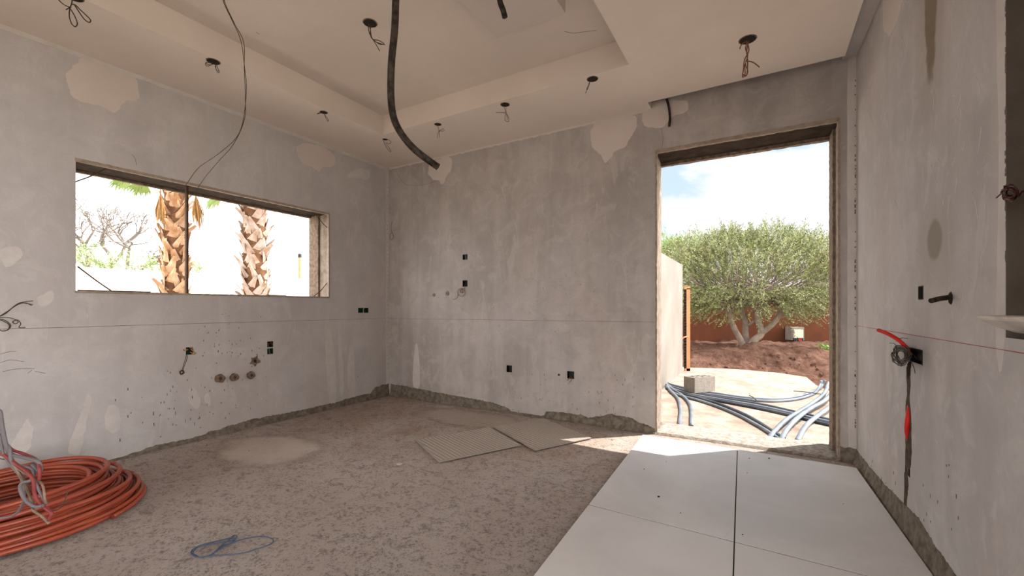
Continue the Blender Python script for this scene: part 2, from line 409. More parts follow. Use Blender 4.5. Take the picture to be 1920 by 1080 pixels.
# dropped ceiling: local x along back wall, local y out, tray recess, shadow slot at the back right
VL = 8.0
tray = (.768, 3.376, .822, 5.2)
def cdep(u, v):
    if u > c1u-.086: return None
    if u > 3.36 and v < .14: return None
    if tray[0] < u < tray[1] and tray[2] < v < tray[3]: return .205
    return 0
ZC = 2.975
bm = cells([0, tray[0], 3.36, tray[1], c1u-.086, c1u+.02], [0, .14, tray[2], tray[3], VL], cdep, .38, lambda u, d, v: Vector((u, -v, ZC+d)), lambda e: 1 if e < .3 else 0)
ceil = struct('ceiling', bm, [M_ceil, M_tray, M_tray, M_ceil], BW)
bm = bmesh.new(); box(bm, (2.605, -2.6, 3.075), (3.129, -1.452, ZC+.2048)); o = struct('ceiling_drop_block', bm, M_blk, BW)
bm = bmesh.new(); box(bm, (c1u-.0858, -VL, ZC+.045), (c1u+.22, -.0005, HT-.001)); struct('trim_2', bm, M_left, BW)
bm = bmesh.new(); box(bm, (-TL, -VL-.4, HT), (c1u+.7, TB, HT+.2)); struct('ceiling_slab', bm, M_slab, BW)
# floor
bm = bmesh.new(); st = .07; nx = int((c1u+.1)/st)+2; ny = int(8.0/st)+1; gv = []
for i in range(nx):
    row = []
    for j in range(ny):
        u = -.01+i*st; v = .01-j*st
        z = -.007+.006*noise.noise(Vector((u*1.4, v*1.4, 0)))
        row.append(bm.verts.new((min(u, c1u+.02-v*.0252), v, z)))
    gv.append(row)
for i in range(nx-1):
    for j in range(ny-1): bm.faces.new((gv[i][j], gv[i][j+1], gv[i+1][j+1], gv[i+1][j])).smooth = True
bmesh.ops.recalc_face_normals(bm, faces=bm.faces)
ext = bmesh.ops.extrude_face_region(bm, geom=bm.faces[:])
for v in [g for g in ext['geom'] if isinstance(g, bmesh.types.BMVert)]: v.co.z = -.3
bmesh.ops.recalc_face_normals(bm, faces=bm.faces)
struct('floor', bm, M_floor, BW)
# threshold in the doorway
bm = bmesh.new(); n = 26
g = [[bm.verts.new((dl-.02+(dr-dl+.02)*i/n, -.02+.50*j/12, .012+.006*noise.noise(Vector((i*.5, j*.5, 1)))-(.10*max(0, (j-9)/3)**1.5) )) for j in range(13)] for i in range(n+1)]
for i in range(n):
    for j in range(12): bm.faces.new((g[i][j], g[i+1][j], g[i+1][j+1], g[i][j+1])).smooth = True
ext = bmesh.ops.extrude_face_region(bm, geom=bm.faces[:])
for v in [q for q in ext['geom'] if isinstance(q, bmesh.types.BMVert)]: v.co.z = -.28
bmesh.ops.recalc_face_normals(bm, faces=bm.faces)
struct('door_1_threshold', bm, M_sill, BW)
# unseen rear wall piers and beam; the gap is added to let daylight in
bm = bmesh.new(); box(bm, (0, -VL-.3, 2.60), (c1u+.1, -VL, HT)); box(bm, (2.9, -VL-.3, -.3), (c1u+.1, -VL, 2.60)); struct('wall_rear', bm, M_left, BW)

# ------------------------------------------------ patches, smears, skirts (surface relief of the walls)
def patch(fr, pts, m, parent, name='plaster_patch', jag=.012, th=.0015, sub=7, seed=0):
    uz = [Vector((*fr.uz(*p), 0)) for p in pts]; n = len(uz); out = []
    for i in range(n):
        a, b, c, d = uz[i-1], uz[i], uz[(i+1) % n], uz[(i+2) % n]
        for k in range(sub):
            t = k/sub; p = .5*((2*b)+(c-a)*t+(2*a-5*b+4*c-d)*t*t+(3*b-a-3*c+d)*t**3)
            r = noise.noise(p*22+Vector((seed, 0, 3)))*jag*1.3+noise.noise(p*75)*jag*.6
            q = p+Vector((r, noise.noise(p*26+Vector((9, seed, 0)))*jag, 0)); out.append(q)
    bm = bmesh.new(); f = bm.faces.new([bm.verts.new((p.x, -th, p.y)) for p in out])
    e = bmesh.ops.extrude_face_region(bm, geom=[f])
    for v in [q for q in e['geom'] if isinstance(q, bmesh.types.BMVert)]: v.co.y = .001
    bmesh.ops.triangulate(bm, faces=[f for f in bm.faces if len(f.verts) > 4]); bmesh.ops.recalc_face_normals(bm, faces=bm.faces)
    return obj(name, bm, m, parent)
patch(LW, [(165,106),(200,118),(240,134),(259,160),(258,186),(235,190),(216,212),(190,200),(165,194),(145,186),(130,170),(126,140),(140,120)], M_patch, left)
patch(LW, [(556,277),(572,269),(600,273),(620,285),(629,298),(622,312),(604,314),(598,322),(585,314),(565,303)], M_patch, left)
patch(LW, [(650,330),(672,316),(692,322),(690,336),(668,334)], M_smear, left)
patch(BW, [(808,306),(826,297),(845,295),(847,315),(838,330),(830,345),(822,338),(812,336),(803,324)], M_patch, back)
patch(BW, [(1122,227),(1140,218),(1170,214),(1193,220),(1190,245),(1180,262),(1172,275),(1152,285),(1145,298),(1134,305),(1127,291),(1112,276),(1107,255),(1110,238)], M_patch, back)
patch(BW, [(1205,212),(1217,196),(1250,189),(1286,190),(1289,206),(1275,214),(1256,222),(1246,238),(1225,240),(1206,232)], M_patch, back)
patch(RW, [(1660,-30),(1700,-40),(1688,20),(1678,50),(1668,66),(1657,50)], M_patch, right)
for pts in ([(609,612),(616,602),(624,640),(630,700),(629,752),(619,752),(612,690)], [(655,655),(662,650),(665,690),(664,745),(655,742),(651,700)],
            [(634,640),(638,628),(643,680),(644,730),(638,735)], [(20,835),(42,800),(55,786),(62,815),(48,850),(25,858)], [(128,842),(150,780),(165,740),(172,760),(160,800),(150,848)],
            [(195,790),(205,760),(222,765),(225,800),(210,812)], [(352,735),(362,728),(374,745),(372,765),(358,760)], [(381,745),(388,738),(396,752),(390,762)],
            [(0,470),(30,462),(40,480),(10,500)], [(70,560),(95,545),(100,560),(80,575)]):
    patch(LW, pts, M_smear, left, 'skim_smear', jag=.010, th=.0008)
for pts in ([(774,720),(778,650),(784,655),(787,722)], [(1590,112),(1606,108),(1606,850),(1592,855),(1589,500)]):  # second outline: pale flat strip standing in for the lighter post face
    patch(BW, pts, M_smear, back, 'skim_smear', jag=.004, th=.0008)
patch(RW, [(1868,-40),(1884,-40),(1883,630),(1868,640),(1873,300)], M_smear, right, 'skim_smear', jag=.004, th=.0008)
# thin bead of filler under the ceiling and in the corner
def strip(fr, u0, u1, z0, z1, m, parent, name, th=.003, jag=.004, n=120):
    bm = bmesh.new(); vert = (z1-z0) > (u1-u0); A = []; B = []
    for i in range(n+1):
        t = i/n; r1 = noise.noise(Vector((t*60, u0, 1)))*jag; r2 = noise.noise(Vector((t*60, u1, 7)))*jag
        if vert: a = (u0+r1, z0+(z1-z0)*t); b = (u1+r2, z0+(z1-z0)*t)
        else: a = (u0+(u1-u0)*t, z0+r1); b = (u0+(u1-u0)*t, z1)
        A.append([bm.verts.new((a[0], 0.0005, a[1])), bm.verts.new((a[0], -th, a[1]))]); B.append([bm.verts.new((b[0], -th, b[1])), bm.verts.new((b[0], 0.0005, b[1]))])
    for i in range(n):
        for p, q in ((A[i]+B[i], A[i+1]+B[i+1]),):
            for k in range(3): bm.faces.new((p[k], p[k+1], q[k+1], q[k]))
    bmesh.ops.recalc_face_normals(bm, faces=bm.faces)
    return obj(name, bm, m, parent)
strip(LW, -6, -.01, ZC-.032, ZC, M_smear, left, 'ceiling_joint_filler', .004, .010, 300)
strip(BW, .01, 3.36, ZC-.020, ZC, M_patch, back, 'ceiling_joint_filler', .003, .012, 200)
strip(LW, -.045, -.004, .14, ZC-.03, M_smear, left, 'corner_bead', .003, .002)
strip(BW, c1u-.035, c1u-.002, .14, HT-.01, M_smear, back, 'corner_bead', .003, .002)
bm = bmesh.new()
for i in range(64):                                    # perforations and rust marks along the corner beads
    z = .25+2.6*random.random(); d = random.choice((.004, .006, .009))
    box(bm, (c1u-.010-.003*random.random(), -.0042, z), (c1u-.004, -.001, z+d*random.choice((1, 1, 2, 3))))
obj('bead_holes', bm, M_stub, back)
bm = bmesh.new()
for i in range(44):
    z = .35+.055*i; box(bm, (-.027, -.0042, z), (-.021, -.001, z+.008))
obj('bead_holes', bm, M_rust, left)
def skirt(name, fr, ctl, u_of, top_pt, m=M_cem):
    pass
def mkskirt(name, fr, pts, ext=None, prot=.016, floorz=-.01, jag=.012):
    """pts: (px, py_top)"""
    uz = sorted([fr.uz(px, py) for px, py in pts]);
    if ext: uz += ext; uz.sort()
    bm = bmesh.new(); rows = []; u = uz[0][0]
    while u < uz[-1][0]:
        for (a, b) in zip(uz, uz[1:]):
            if a[0] <= u <= b[0]:
                z = a[1]+(b[1]-a[1])*(u-a[0])/(b[0]-a[0]+1e-9); break
        z += noise.noise(Vector((u*14, 3, 0)))*jag+noise.noise(Vector((u*50, 8, 0)))*jag*.7
        z = max(.004, z); p = prot*(.8+.5*noise.noise(Vector((u*9, 1, 1))))
        rows.append([bm.verts.new(v) for v in ((u, .001, z), (u, -.0035, z), (u, -p*.5, z*.6), (u, -p, z*.25), (u, -p*1.9, floorz))]); u += .012
    for a, b in zip(rows, rows[1:]):
        for k in range(4): bm.faces.new((a[k], a[k+1], b[k+1], b[k])).smooth = True
    bmesh.ops.recalc_face_normals(bm, faces=bm.faces)
    return struct(name, bm, M_cem, fr)
mkskirt('baseboard_back', BW, [(733,720),(760,724),(837,739),(900,750),(927,756),(953,765),(958,771),(1010,779),(1020,779),(1024,771),(1065,774),(1110,783),(1146,776),(1180,783),(1209,796),(1228,803)])
mkskirt('baseboard_left', LW, [(729,719),(705,725),(695,737),(667,743),(631,754),(560,770),(472,786),(425,800),(378,815.5),(346,825),(293,834),(225,858)], ext=[(-5.5, .02), (-3.3, .015)])
mkskirt('baseboard_right', RW, [(1606,843),(1624,867),(1659,908),(1695,944),(1724,973),(1754,1024),(1790,1074)], ext=[(6., .13)], prot=.022)
uR0 = dr+.003
bm = bmesh.new()
rows = []
for i in range(12):
    u = uR0+(c1u-uR0-.002)*i/11; z = .10+.05*noise.noise(Vector((u*20, 0, 0)))
    rows.append([bm.verts.new(v) for v in ((u, .001, z), (u, -.004, z), (u, -.02, z*.4), (u, -.035, -.01))])
for a, b in zip(rows, rows[1:]):
    for k in range(3): bm.faces.new((a[k], a[k+1], b[k+1], b[k]))
bmesh.ops.recalc_face_normals(bm, faces=bm.faces); struct('baseboard_door', bm, M_cem, BW)
# cement render strips around the openings: raised arris at jambs and lintels
def arris(fr, u0, u1, z0, z1, parent, m, name='arris', y0=-.004, y1=.03):
    bm = bmesh.new(); L = max(u1-u0, z1-z0); n = int(L/.02); vert = (z1-z0) > (u1-u0); rows = []
    for i in range(n+1):
        t = i/n; j = [.004*noise.noise(Vector((t*L*30, k*7, u0))) for k in range(4)]
        if vert: z = z0+(z1-z0)*t; r = ((u0+j[0], y0, z), (u1+j[1], y0, z), (u1+j[2], y1, z), (u0+j[3], y1, z))
        else: u = u0+(u1-u0)*t; r = ((u, y0, z0+j[0]), (u, y0, z1+j[1]), (u, y1, z1+j[2]), (u, y1, z0+j[3]))
        rows.append([bm.verts.new(v) for v in r])
    for a, b in zip(rows, rows[1:]):
        for k in range(4): bm.faces.new((a[k], a[(k+1) % 4], b[(k+1) % 4], b[k]))
    bm.faces.new(rows[0]); bm.faces.new(rows[-1]); bmesh.ops.recalc_face_normals(bm, faces=bm.faces)
    return obj(name, bm, m, parent)
M_arr = mat('raw edge render', (.30, .235, .18), .95, (60, .9), .1, var=(.40, .33, .27), vs=20)
M_jamb = mat('pitted jamb', (.27, .205, .155), .95, (75, 1.), .1, var=(.15, .11, .08), vs=26)
arris(BW, dl-.004, dr+.004, DTOP-.014, DTOP+.016, back, M_arr)
arris(BW, dl-.004, dl+.012, .01, DTOP, back, M_arr)
arris(BW, dr-.012, dr+.004, .01, DTOP, back, M_arr)
arris(LW, wl-.004, wr+.004, WZ1-.010, WZ1+.012, left, M_arr)
arris(LW, wl-.004, wr+.004, WZ0-.008, WZ0+.008, left, M_arr)
arris(LW, wr-.010, wr+.003, WZ0, WZ1, left, M_arr)
# outer rebates: the outer leaf narrows both openings a little
arris(BW, dr-.020, dr+.01, -.05, DTOP, back, M_jamb, 'outer_jamb', .20, .402)
arris(BW, dl-.03, dr, DTOP-.030, DTOP+.01, back, M_jamb, 'outer_lintel', .35, .402)
arris(LW, wr-.022, wr+.01, WZ0, WZ1, left, M_jamb, 'outer_jamb', .17, .335)
arris(LW, wl, wr, WZ1-.020, WZ1+.01, left, M_jamb, 'outer_lintel', .30, .335)
# chalk line snapped round the room
def lineon(fr, a, b, m, parent, w_=.0022):
    (ua, za), (ub_, zb2) = fr.uz(*a), fr.uz(*b); bm = bmesh.new(); n = 40; rows = []
    for i in range(n+1):
        t = i/n; u = ua+(ub_-ua)*t; z = za+(zb2-za)*t+.0015*noise.noise(Vector((t*9, 0, 0)))
        ww = w_*(.8+.5*noise.noise(Vector((t*50, 2, 0))))
        rows.append([bm.verts.new(v) for v in ((u, -.0008, z-ww), (u, -.0022, z), (u, -.0008, z+ww))])
    for p, q in zip(rows, rows[1:]):
        bm.faces.new((p[0], p[1], q[1], q[0])); bm.faces.new((p[1], p[2], q[2], q[1]))
    bmesh.ops.recalc_face_normals(bm, faces=bm.faces)
    return obj('chalk_line', bm, m, parent)
lineon(LW, (-150, 621.5), (729, 596.5), M_chalk, left, .0022); lineon(BW, (731, 597), (1228, 604), M_chalk, back)
lineon(RW, (1608, 611), (2050, 684), M_chalkr, right, .0018)
# hairline scribbles and cracks
M_scr = mat('pencil mark', (.16, .13, .12), .9)
def scribble(fr, paths, parent, r=.0012, m=None, name='scratch_marks'):
    bm = bmesh.new()
    for p in paths:
        q = [Vector((fr.uz(*a)[0], -.0006, fr.uz(*a)[1])) for a in p]; tube(bm, q, r, 4, 5)
    return obj(name, bm, m or M_scr, parent)
scribble(LW, [[(0,664),(20,659),(30,659)], [(0,680),(20,675),(45,678)], [(5,697),(30,692),(65,691)], [(65,696),(85,700)], [(52,700),(60,694)], [(247,289),(253,297),(256,310)]], left)
scribble(BW, [[(1160,238),(1200,262),(1238,248)][:0] or [(1240,240),(1243,262),(1240,282)], [(742,320),(760,345),(790,347),(818,340)]], back)
scribble(LW, [[(384+i*3.1+random.uniform(-2,2), 640+random.uniform(-25,25)), (384+i*3.1+1, 644+random.uniform(-20,20))] for i in range(0)], left) if 0 else None
rs = random.Random(17); M_sc = mat('pale scratch', (.66, .64, .62), .9)
for fr_, par_, (xa, xb, ya, yb), n_ in ((RW, right, (1625, 1860, 60, 620), 34), (BW, back, (745, 1215, 340, 740), 26), (LW, left, (30, 700, 590, 780), 20)):
    ps_ = []
    for i in range(n_):
        x, y = rs.uniform(xa, xb), rs.uniform(ya, yb); dx, dy = rs.uniform(-18, 18), rs.uniform(8, 55)
        ps_.append([(x, y), (x+dx*.5+rs.uniform(-3, 3), y+dy*.5), (x+dx, y+dy)])
    scribble(fr_, ps_, par_, .0009, M_sc, 'pale_scratches')
CFr = BW
bm = bmesh.new()
for q in ([(1058,59),(1075,62),(1092,60),(1119,57)],): tube(bm, [BW_l for BW_l in [Matrix.Rotation(-BW.a, 3, 'Z') @ (P(x, y, F*(3.1795-CH)/(HY-y))-BW.o) for x, y in q]], .0016, 4, 5)
for q in ([(505,137),(515,146),(528,158),(533,163)],): tube(bm, [Matrix.Rotation(-BW.a, 3, 'Z') @ (P(x, y, F*(3.1795-CH)/(HY-y))-BW.o) for x, y in [(480,60),(486,64)]], .0012, 4, 3)
obj('hairline_cracks', bm, M_scr, ceil)
bm = bmesh.new()
def speck(fr, bm, px, py, w_, h_):
    u, z = fr.uz(px, py); box(bm, (u-w_/2, -.0012, z-h_/2), (u+w_/2, .001, z+h_/2))
for i in range(60): speck(LW, bm, random.gauss(435, 28), random.gauss(640, 26), random.uniform(.003, .007), random.uniform(.004, .016))
for i in range(46): speck(LW, bm, random.gauss(330, 60), random.gauss(775, 28), random.uniform(.003, .007), random.uniform(.006, .03))
for i in range(40): speck(LW, bm, random.uniform(300, 700), random.uniform(690, 780), random.uniform(.003, .006), random.uniform(.005, .02))
obj('gouge_marks', bm, M_scr, left)
bm = bmesh.new()
for i in range(46): speck(BW, bm, random.gauss(1035, 60), random.gauss(560, 60), random.uniform(.003, .006), random.uniform(.004, .012))
for i in range(50): speck(BW, bm, random.uniform(960, 1220), random.uniform(700, 780), random.uniform(.003, .007), random.uniform(.005, .022))
obj('gouge_marks', bm, M_scr, back)
bm = bmesh.new()
for i in range(30): speck(RW, bm, random.uniform(1615, 1800), random.uniform(860, 1000), random.uniform(.003, .006), random.uniform(.006, .022))
for i in range(40): speck(RW, bm, 1886+random.uniform(-1, 1), random.uniform(0, 500), random.uniform(.003, .005), random.uniform(.004, .02))
obj('gouge_marks', bm, M_scr, right)

# ================================================================ floor tiles
TZ = .024
cr = G(1377, 1016, TZ); av = Vector((.7195, 1.342, 0)); wv = Vector((.6325, -.390, 0))
def tile(i, j, label, w1=1.):
    a = cr+wv*i+av*j+Vector((0, 0, 0)); g = .0028
    ex, ey = wv.normalized()*g, av.normalized()*g
    p = [a+ex+ey, a+wv*w1-ex+ey, a+wv*w1+av-ex-ey, a+av+ex-ey]
    bm = bmesh.new(); top = [bm.verts.new((q.x, q.y, TZ)) for q in p]; bot = [bm.verts.new((q.x, q.y, .002)) for q in p]
    bm.faces.new(top); bm.faces.new(bot[::-1])
    for k in range(4): bm.faces.new((bot[k], bot[(k+1) % 4], top[(k+1) % 4], top[k])).material_index = 1
    bmesh.ops.bevel(bm, geom=[e for e in bm.edges if e.verts[0].co.z > .02 and e.verts[1].co.z > .02], offset=.0012, segments=1, affect='EDGES')
    bmesh.ops.recalc_face_normals(bm, faces=bm.faces)
    o = obj('floor_tile', bm, [M_tile, M_cem]); return tag(o, label, 'tile', 'large pale tiles laid on the floor')
tile(-1, 0, 'large pale floor tile by the doorway, its far corner in the sun')
tile(0, 0, 'large pale floor tile in front of the doorway along the right wall')
tile(-1, -1, 'large pale floor tile at the bottom edge beside bare concrete')
tile(0, -1, 'large pale floor tile at the bottom right corner against the right wall')
bm = bmesh.new()                                        # mortar bed and grout between the tiles
a = cr-wv*1-av*1; q = [a+wv*.01+av*.01, a+wv*1.99+av*.01, a+wv*1.99+av*1.99, a+wv*.01+av*1.99]
f = [bm.verts.new((p.x, p.y, TZ-.007)) for p in q]; g = [bm.verts.new((p.x, p.y, .0)) for p in q]; bm.faces.new(f); bm.faces.new(g[::-1])
for k in range(4): bm.faces.new((g[k], g[(k+1) % 4], f[(k+1) % 4], f[k]))
bmesh.ops.recalc_face_normals(bm, faces=bm.faces)
struct('trim_1', bm, M_grout)
# small debris on the tiles and floor
bm = bmesh.new()
for (px, py, r) in ((1208,880,.005),(1235,932,.008),(1276,962,.004),(1405,860,.006),(1442,860,.007),(1401,887,.004),(1249,866,.003),(1581,945,.003),(1392,1003,.004)):
    p = G(px, py, TZ); bmesh.ops.create_icosphere(bm, subdivisions=1, radius=r, matrix=Matrix.Translation((p.x, p.y, TZ+r*.4)) @ Matrix.Scale(.5, 4, (0, 0, 1)))
tag(obj('mortar_crumbs', bm, M_hole), 'dark mortar crumbs scattered over the pale floor tiles', 'debris', kind='stuff')
bm = bmesh.new()
for i in range(420):
    t = random.random()
    if t < .5: p = BW.w(random.uniform(.1, 3.2), -random.betavariate(1, 4)*.5-.04, 0)
    elif t < .8: p = LW.w(-random.uniform(.1, 3.3), -random.betavariate(1, 4)*.4-.05, 0)
    else: p = G(random.uniform(300, 1000), random.uniform(800, 1060), 0)
    r = random.choice((.002, .003, .003, .005, .008))
    bmesh.ops.create_icosphere(bm, subdivisions=1, radius=r, matrix=Matrix.Translation((p.x, p.y, -.004+r*.6)) @ Matrix.Rotation(random.random()*6, 4, 'Z') @ Matrix.Diagonal((1.5, 1, .7, 1)))
tag(obj('grit', bm, M_sill), 'loose grit and crumbs on the bare concrete floor', 'debris', kind='stuff')
p = G(749, 869); bm = bmesh.new()
bmesh.ops.create_cone(bm, cap_ends=True, segments=9, radius1=.024, radius2=.02, depth=.006, matrix=Matrix.Translation((p.x, p.y, -.002)) @ Matrix.Diagonal((1, .7, 1, 1)))
tag(obj('mortar_lump', bm, M_white), 'small flat white mortar scrap on the bare floor left of the ribbed panels', 'debris')

# ================================================================ ribbed panels
def panel(c0, ex, ey, z, label):
    L, W = ex.length, ey.length; M = Matrix.Translation((c0.x, c0.y, z)) @ Matrix(((ex.x/L, ey.x/W, 0, 0), (ex.y/L, ey.y/W, 0, 0), (0, 0, 1, 0), (0, 0, 0, 1)))
    o = bpy.data.objects.new('ribbed_floor_panel', None); C.objects.link(o); o.location = (c0.x, c0.y, z); tag(o, label, 'panel', 'ribbed beige panels lying on the floor')
    T = Matrix.Translation((-c0.x, -c0.y, -z)) @ M
    bm = bmesh.new(); box(bm, (0, 0, 0), (L, W, .009), T); bmesh.ops.recalc_face_normals(bm, faces=bm.faces)
    bmesh.ops.bevel(bm, geom=bm.edges[:], offset=.002, segments=2, affect='EDGES'); obj('base_sheet', bm, M_panel, o)
    bm = bmesh.new(); n = 27                            # diagonal raised ribs, clipped to the sheet
    for k in range(-40, 60):
        t = k*.034; d = Vector((math.cos(math.radians(98)), math.sin(math.radians(98)), 0)); 
        q0 = Vector((t, 0, 0)); pts = []
        for y in (.012, W-.012):
            pts.append(q0+d*(y/d.y))
        a, b = pts
        lo, hi = 0., 1.
        if abs(b.x-a.x) > 1e-6:
            ta, tb = (.012-a.x)/(b.x-a.x), (L-.012-a.x)/(b.x-a.x); lo, hi = max(0, min(ta, tb)), min(1, max(ta, tb))
        if hi-lo < .02 : continue
        a, b = a.lerp(b, lo), a.lerp(b, hi)
        if not (0 <= a.x <= L and 0 <= b.x <= L): continue
        s = Vector((-(b-a).y, (b-a).x, 0)).normalized()*.0035
        v = [bm.verts.new(T @ Vector((*p[:2], h))) for p, h in ((a-s, .0088), (b-s, .0088), (b, .0118), (a, .0118), (b+s, .0088), (a+s, .0088))]
        bm.faces.new((v[0], v[1], v[2], v[3])); bm.faces.new((v[3], v[2], v[4], v[5]))
    bmesh.ops.recalc_face_normals(bm, faces=bm.faces); obj('ribs', bm, M_rib, o)
    return o
A0, A1, A3 = G(823, 865, .012), G(982, 832, .012), G(779, 824, .012)
B0, B1, B3 = G(1000, 843, .016), G(1106, 820, .016), G(921, 799, .016)
panel(A0, (A1-A0)*.965, A3-A0, .001, 'left ribbed beige panel lying wholly in shade on bare concrete')
panel(B0+(B1-B0)*.03, B1-B0, B3-B0, .002, 'right ribbed beige panel whose corner catches the sunlight')

# ================================================================ coil of pipe
c0 = Vector((-2.70, 2.33, 0)); bm = bmesh.new(); rp = .0122; pts = []
layers = [(0, .530, 10), (1, .516, 9), (2, .490, 8), (3, .458, 7), (4, .424, 5), (5, .390, 4), (6, .358, 3), (7, .330, 2)]
rnd = random.Random(3)
loops = []
for (k, ro, n) in layers:
    for i in range(n):
        loops.append((ro-i*.0262, .0125+k*.0222, rnd.uniform(0, 6.28), rnd.uniform(.0, .018), rnd.uniform(0, 6.28), rnd.uniform(0, .010)))
for li, (r, z, ph, ea, ph2, tz) in enumerate(loops):
    nx_ = loops[min(li+1, len(loops)-1)]
    for s in range(48):
        a = 2*PI*s/48; t = s/48; rr = r+(nx_[0]-r)*max(0, (t-.85)/.15) if abs(nx_[0]-r) < .05 else r+(nx_[0]-r)*max(0, (t-.6)/.4)
        zz = z+(nx_[1]-z)*max(0, (t-.85)/.15)
        fade = min(1, s/5, (48-s)/5)
        pts.append(c0+Vector(((rr+ea*math.sin(2*a+ph)*fade)*math.cos(a), (rr+ea*math.sin(2*a+ph)*fade)*math.sin(a), zz+tz*(1+math.sin(a+ph2))*fade)))
tube(bm, pts, rp, 8, 1)
coil = tag(obj('pipe_coil', bm, M_coil), 'big coil of orange-red plastic pipe heaped on the floor by the left wall', 'pipe coil')
for (r, z, tilt, e) in ((.505, .052, .022, .012), (.465, .095, -.03, .014), (.42, .135, .03, .012), (.365, .178, .025, .015)):  # crossing loops lying over the heap
    bm = bmesh.new(); q = []
    for s in range(61):
        a = 2*PI*s/60+1.; q.append(c0+Vector(((r+e*math.sin(2*a))*math.cos(a), (r-e*math.sin(2*a))*math.sin(a), z+tilt*math.sin(a+tilt*30)*.8+.012)))
    tube(bm, q, rp, 8, 1); obj('loose_loop', bm, M_coil, coil)

# ================================================================ wires in the room
def wires(name, paths, r, m, label=None, cat='wire', group=None, parent=None, n=6, base=None):
    """one tube bundle; paths are world points"""
    bm = bmesh.new()
    for p in paths: tube(bm, p, r, n, 6)
    o = obj(name, bm, m, parent)
    if label: tag(o, label, cat, group)
    return o
# downlight cut-outs: dark hole with rim, wire tails hanging from it
def cutout(cx, cy, zc, rad, tails, label, m=M_wire, sq=False, r=.0022):
    d = F*(zc-CH)/(HY-cy); p = P(cx, cy, d)
    o = empty('ceiling_light_cutout', p, label, 'light cutout', 'light cutouts in the ceiling')
    bm = bmesh.new(); n = 4 if sq else 24
    # a ring lip just under the ceiling and a dark disc seen inside it
    for k in range(n):
        a0, a1 = 2*PI*k/n, 2*PI*(k+1)/n
        q = [Vector((math.cos(a)*rr, math.sin(a)*rr, zz)) for a, rr, zz in ((a0, rad, -.0022), (a1, rad, -.0022), (a1, rad*.90, -.0030), (a0, rad*.90, -.0030))]
        bm.faces.new([bm.verts.new(v) for v in q])
        q = [Vector((math.cos(a)*rr, math.sin(a)*rr, zz)) for a, rr, zz in ((a0, rad, -.0022), (a1, rad, -.0022), (a1, rad*1.03, .0), (a0, rad*1.03, .0))]
        bm.faces.new([bm.verts.new(v) for v in q])
    bmesh.ops.remove_doubles(bm, verts=bm.verts, dist=1e-5); bmesh.ops.recalc_face_normals(bm, faces=bm.faces)
    obj('rim', bm, M_stub if rad > .03 else M_tray, o)
    bm = bmesh.new(); bmesh.ops.create_cone(bm, cap_ends=True, segments=n, radius1=rad*.93, radius2=rad*.93, depth=.0016, matrix=Matrix.Translation((0, 0, -.0014)) @ Matrix.Rotation(0, 4, 'Z')); obj('hole', bm, M_hole, o)
    bm = bmesh.new()
    for t in tails:
        q = [P(x, y, d+dd) - p for (x, y, dd) in t]; tube(bm, q, r, 6, 6)
    obj('wire_tail', bm, m, o)
    return o
def T(*a): return [(x, y, (i % 3-1)*.012) for i, (x, y) in enumerate(a)]
cutout(400, 115, ZC, .045, [T((398,117),(386,118),(388,124),(400,120),(408,118)), T((404,118),(408,127),(411,135),(408,136),(403,124)), T((401,116),(392,112),(386,119),(396,122)), T((404,118),(405,130),(410,134))], 'cutout with curled wire in the left ceiling border, above the window')
cutout(607, 210.5, ZC, .035, [T((605,211),(598,213),(594,214)), T((607,212),(612,220),(616,226),(613,226),(608,214)), T((604,212),(600,211),(595,213))], 'cutout with short wire above the right end of the window')
cutout(694, 43, 3.18, .050, [T((691,44),(692,60),(698,72),(706,85),(712,96)), T((696,46),(694,62),(698,73),(710,76),(720,82),(712,83),(700,75)), T((698,73),(708,80),(722,84)), T((693,45),(695,60),(697,71))], 'cutout with hooked wires in the recessed tray beside the black hose', r=.0028)
cutout(722, 261, ZC, .03, [T((718,262),(722,272),(728,281),(733,285),(730,278),(722,268)), T((720,262),(728,262),(733,266),(729,270),(724,267))], 'cutout with small wire loops below the corner of the tray')
cutout(821, 233, ZC, .035, [T((820,234),(823,245),(824,258)), T((822,246),(829,246),(834,244)), T((822,246),(830,242),(832,241)), T((822,247),(820,256),(821,259))], 'cutout with branching wire left of centre in the rear ceiling border')
cutout(947, 196, ZC, .042, [T((945,198),(948,212),(947,225),(953,228),(954,222),(949,212)), T((948,212),(938,211),(930,211)), T((949,198),(949,210),(952,225))], 'cutout with crossed wire loops in the middle of the rear ceiling border')
cutout(1111, 148, ZC, .045, [T((1107,150),(1103,160),(1098,175)), T((1106,152),(1102,162),(1100,168),(1103,165),(1106,155))], 'cutout with a tail wire below the right corner of the tray')
cutout(1402, 74, ZC, .055, [T((1400,76),(1404,95),(1396,112),(1394,130),(1392,144),(1397,140),(1396,120)), T((1404,76),(1400,96),(1402,115),(1400,140),(1395,141)), T((1398,78),(1390,84),(1387,92)), T((1398,114),(1412,117),(1424,126)), T((1400,80),(1398,92),(1402,104),(1398,120),(1402,134),(1398,143),(1392,138))], 'large ragged cutout with a hanging bundle of orange-brown wires in the right ceiling', M_wire2, r=.0036)
cutout(138, -6, ZC, .045, [T((136,-4),(134,8),(131,16),(130,30),(134,44),(141,50),(145,44),(140,30),(133,18)), T((134,8),(142,10),(152,20),(163,30),(170,38),(167,42),(158,36),(148,22),(139,8)), T((133,14),(122,10),(112,2),(106,-6)), T((131,14),(124,18))], 'cutout with two big wire loops at the top left edge of the picture', r=.003)
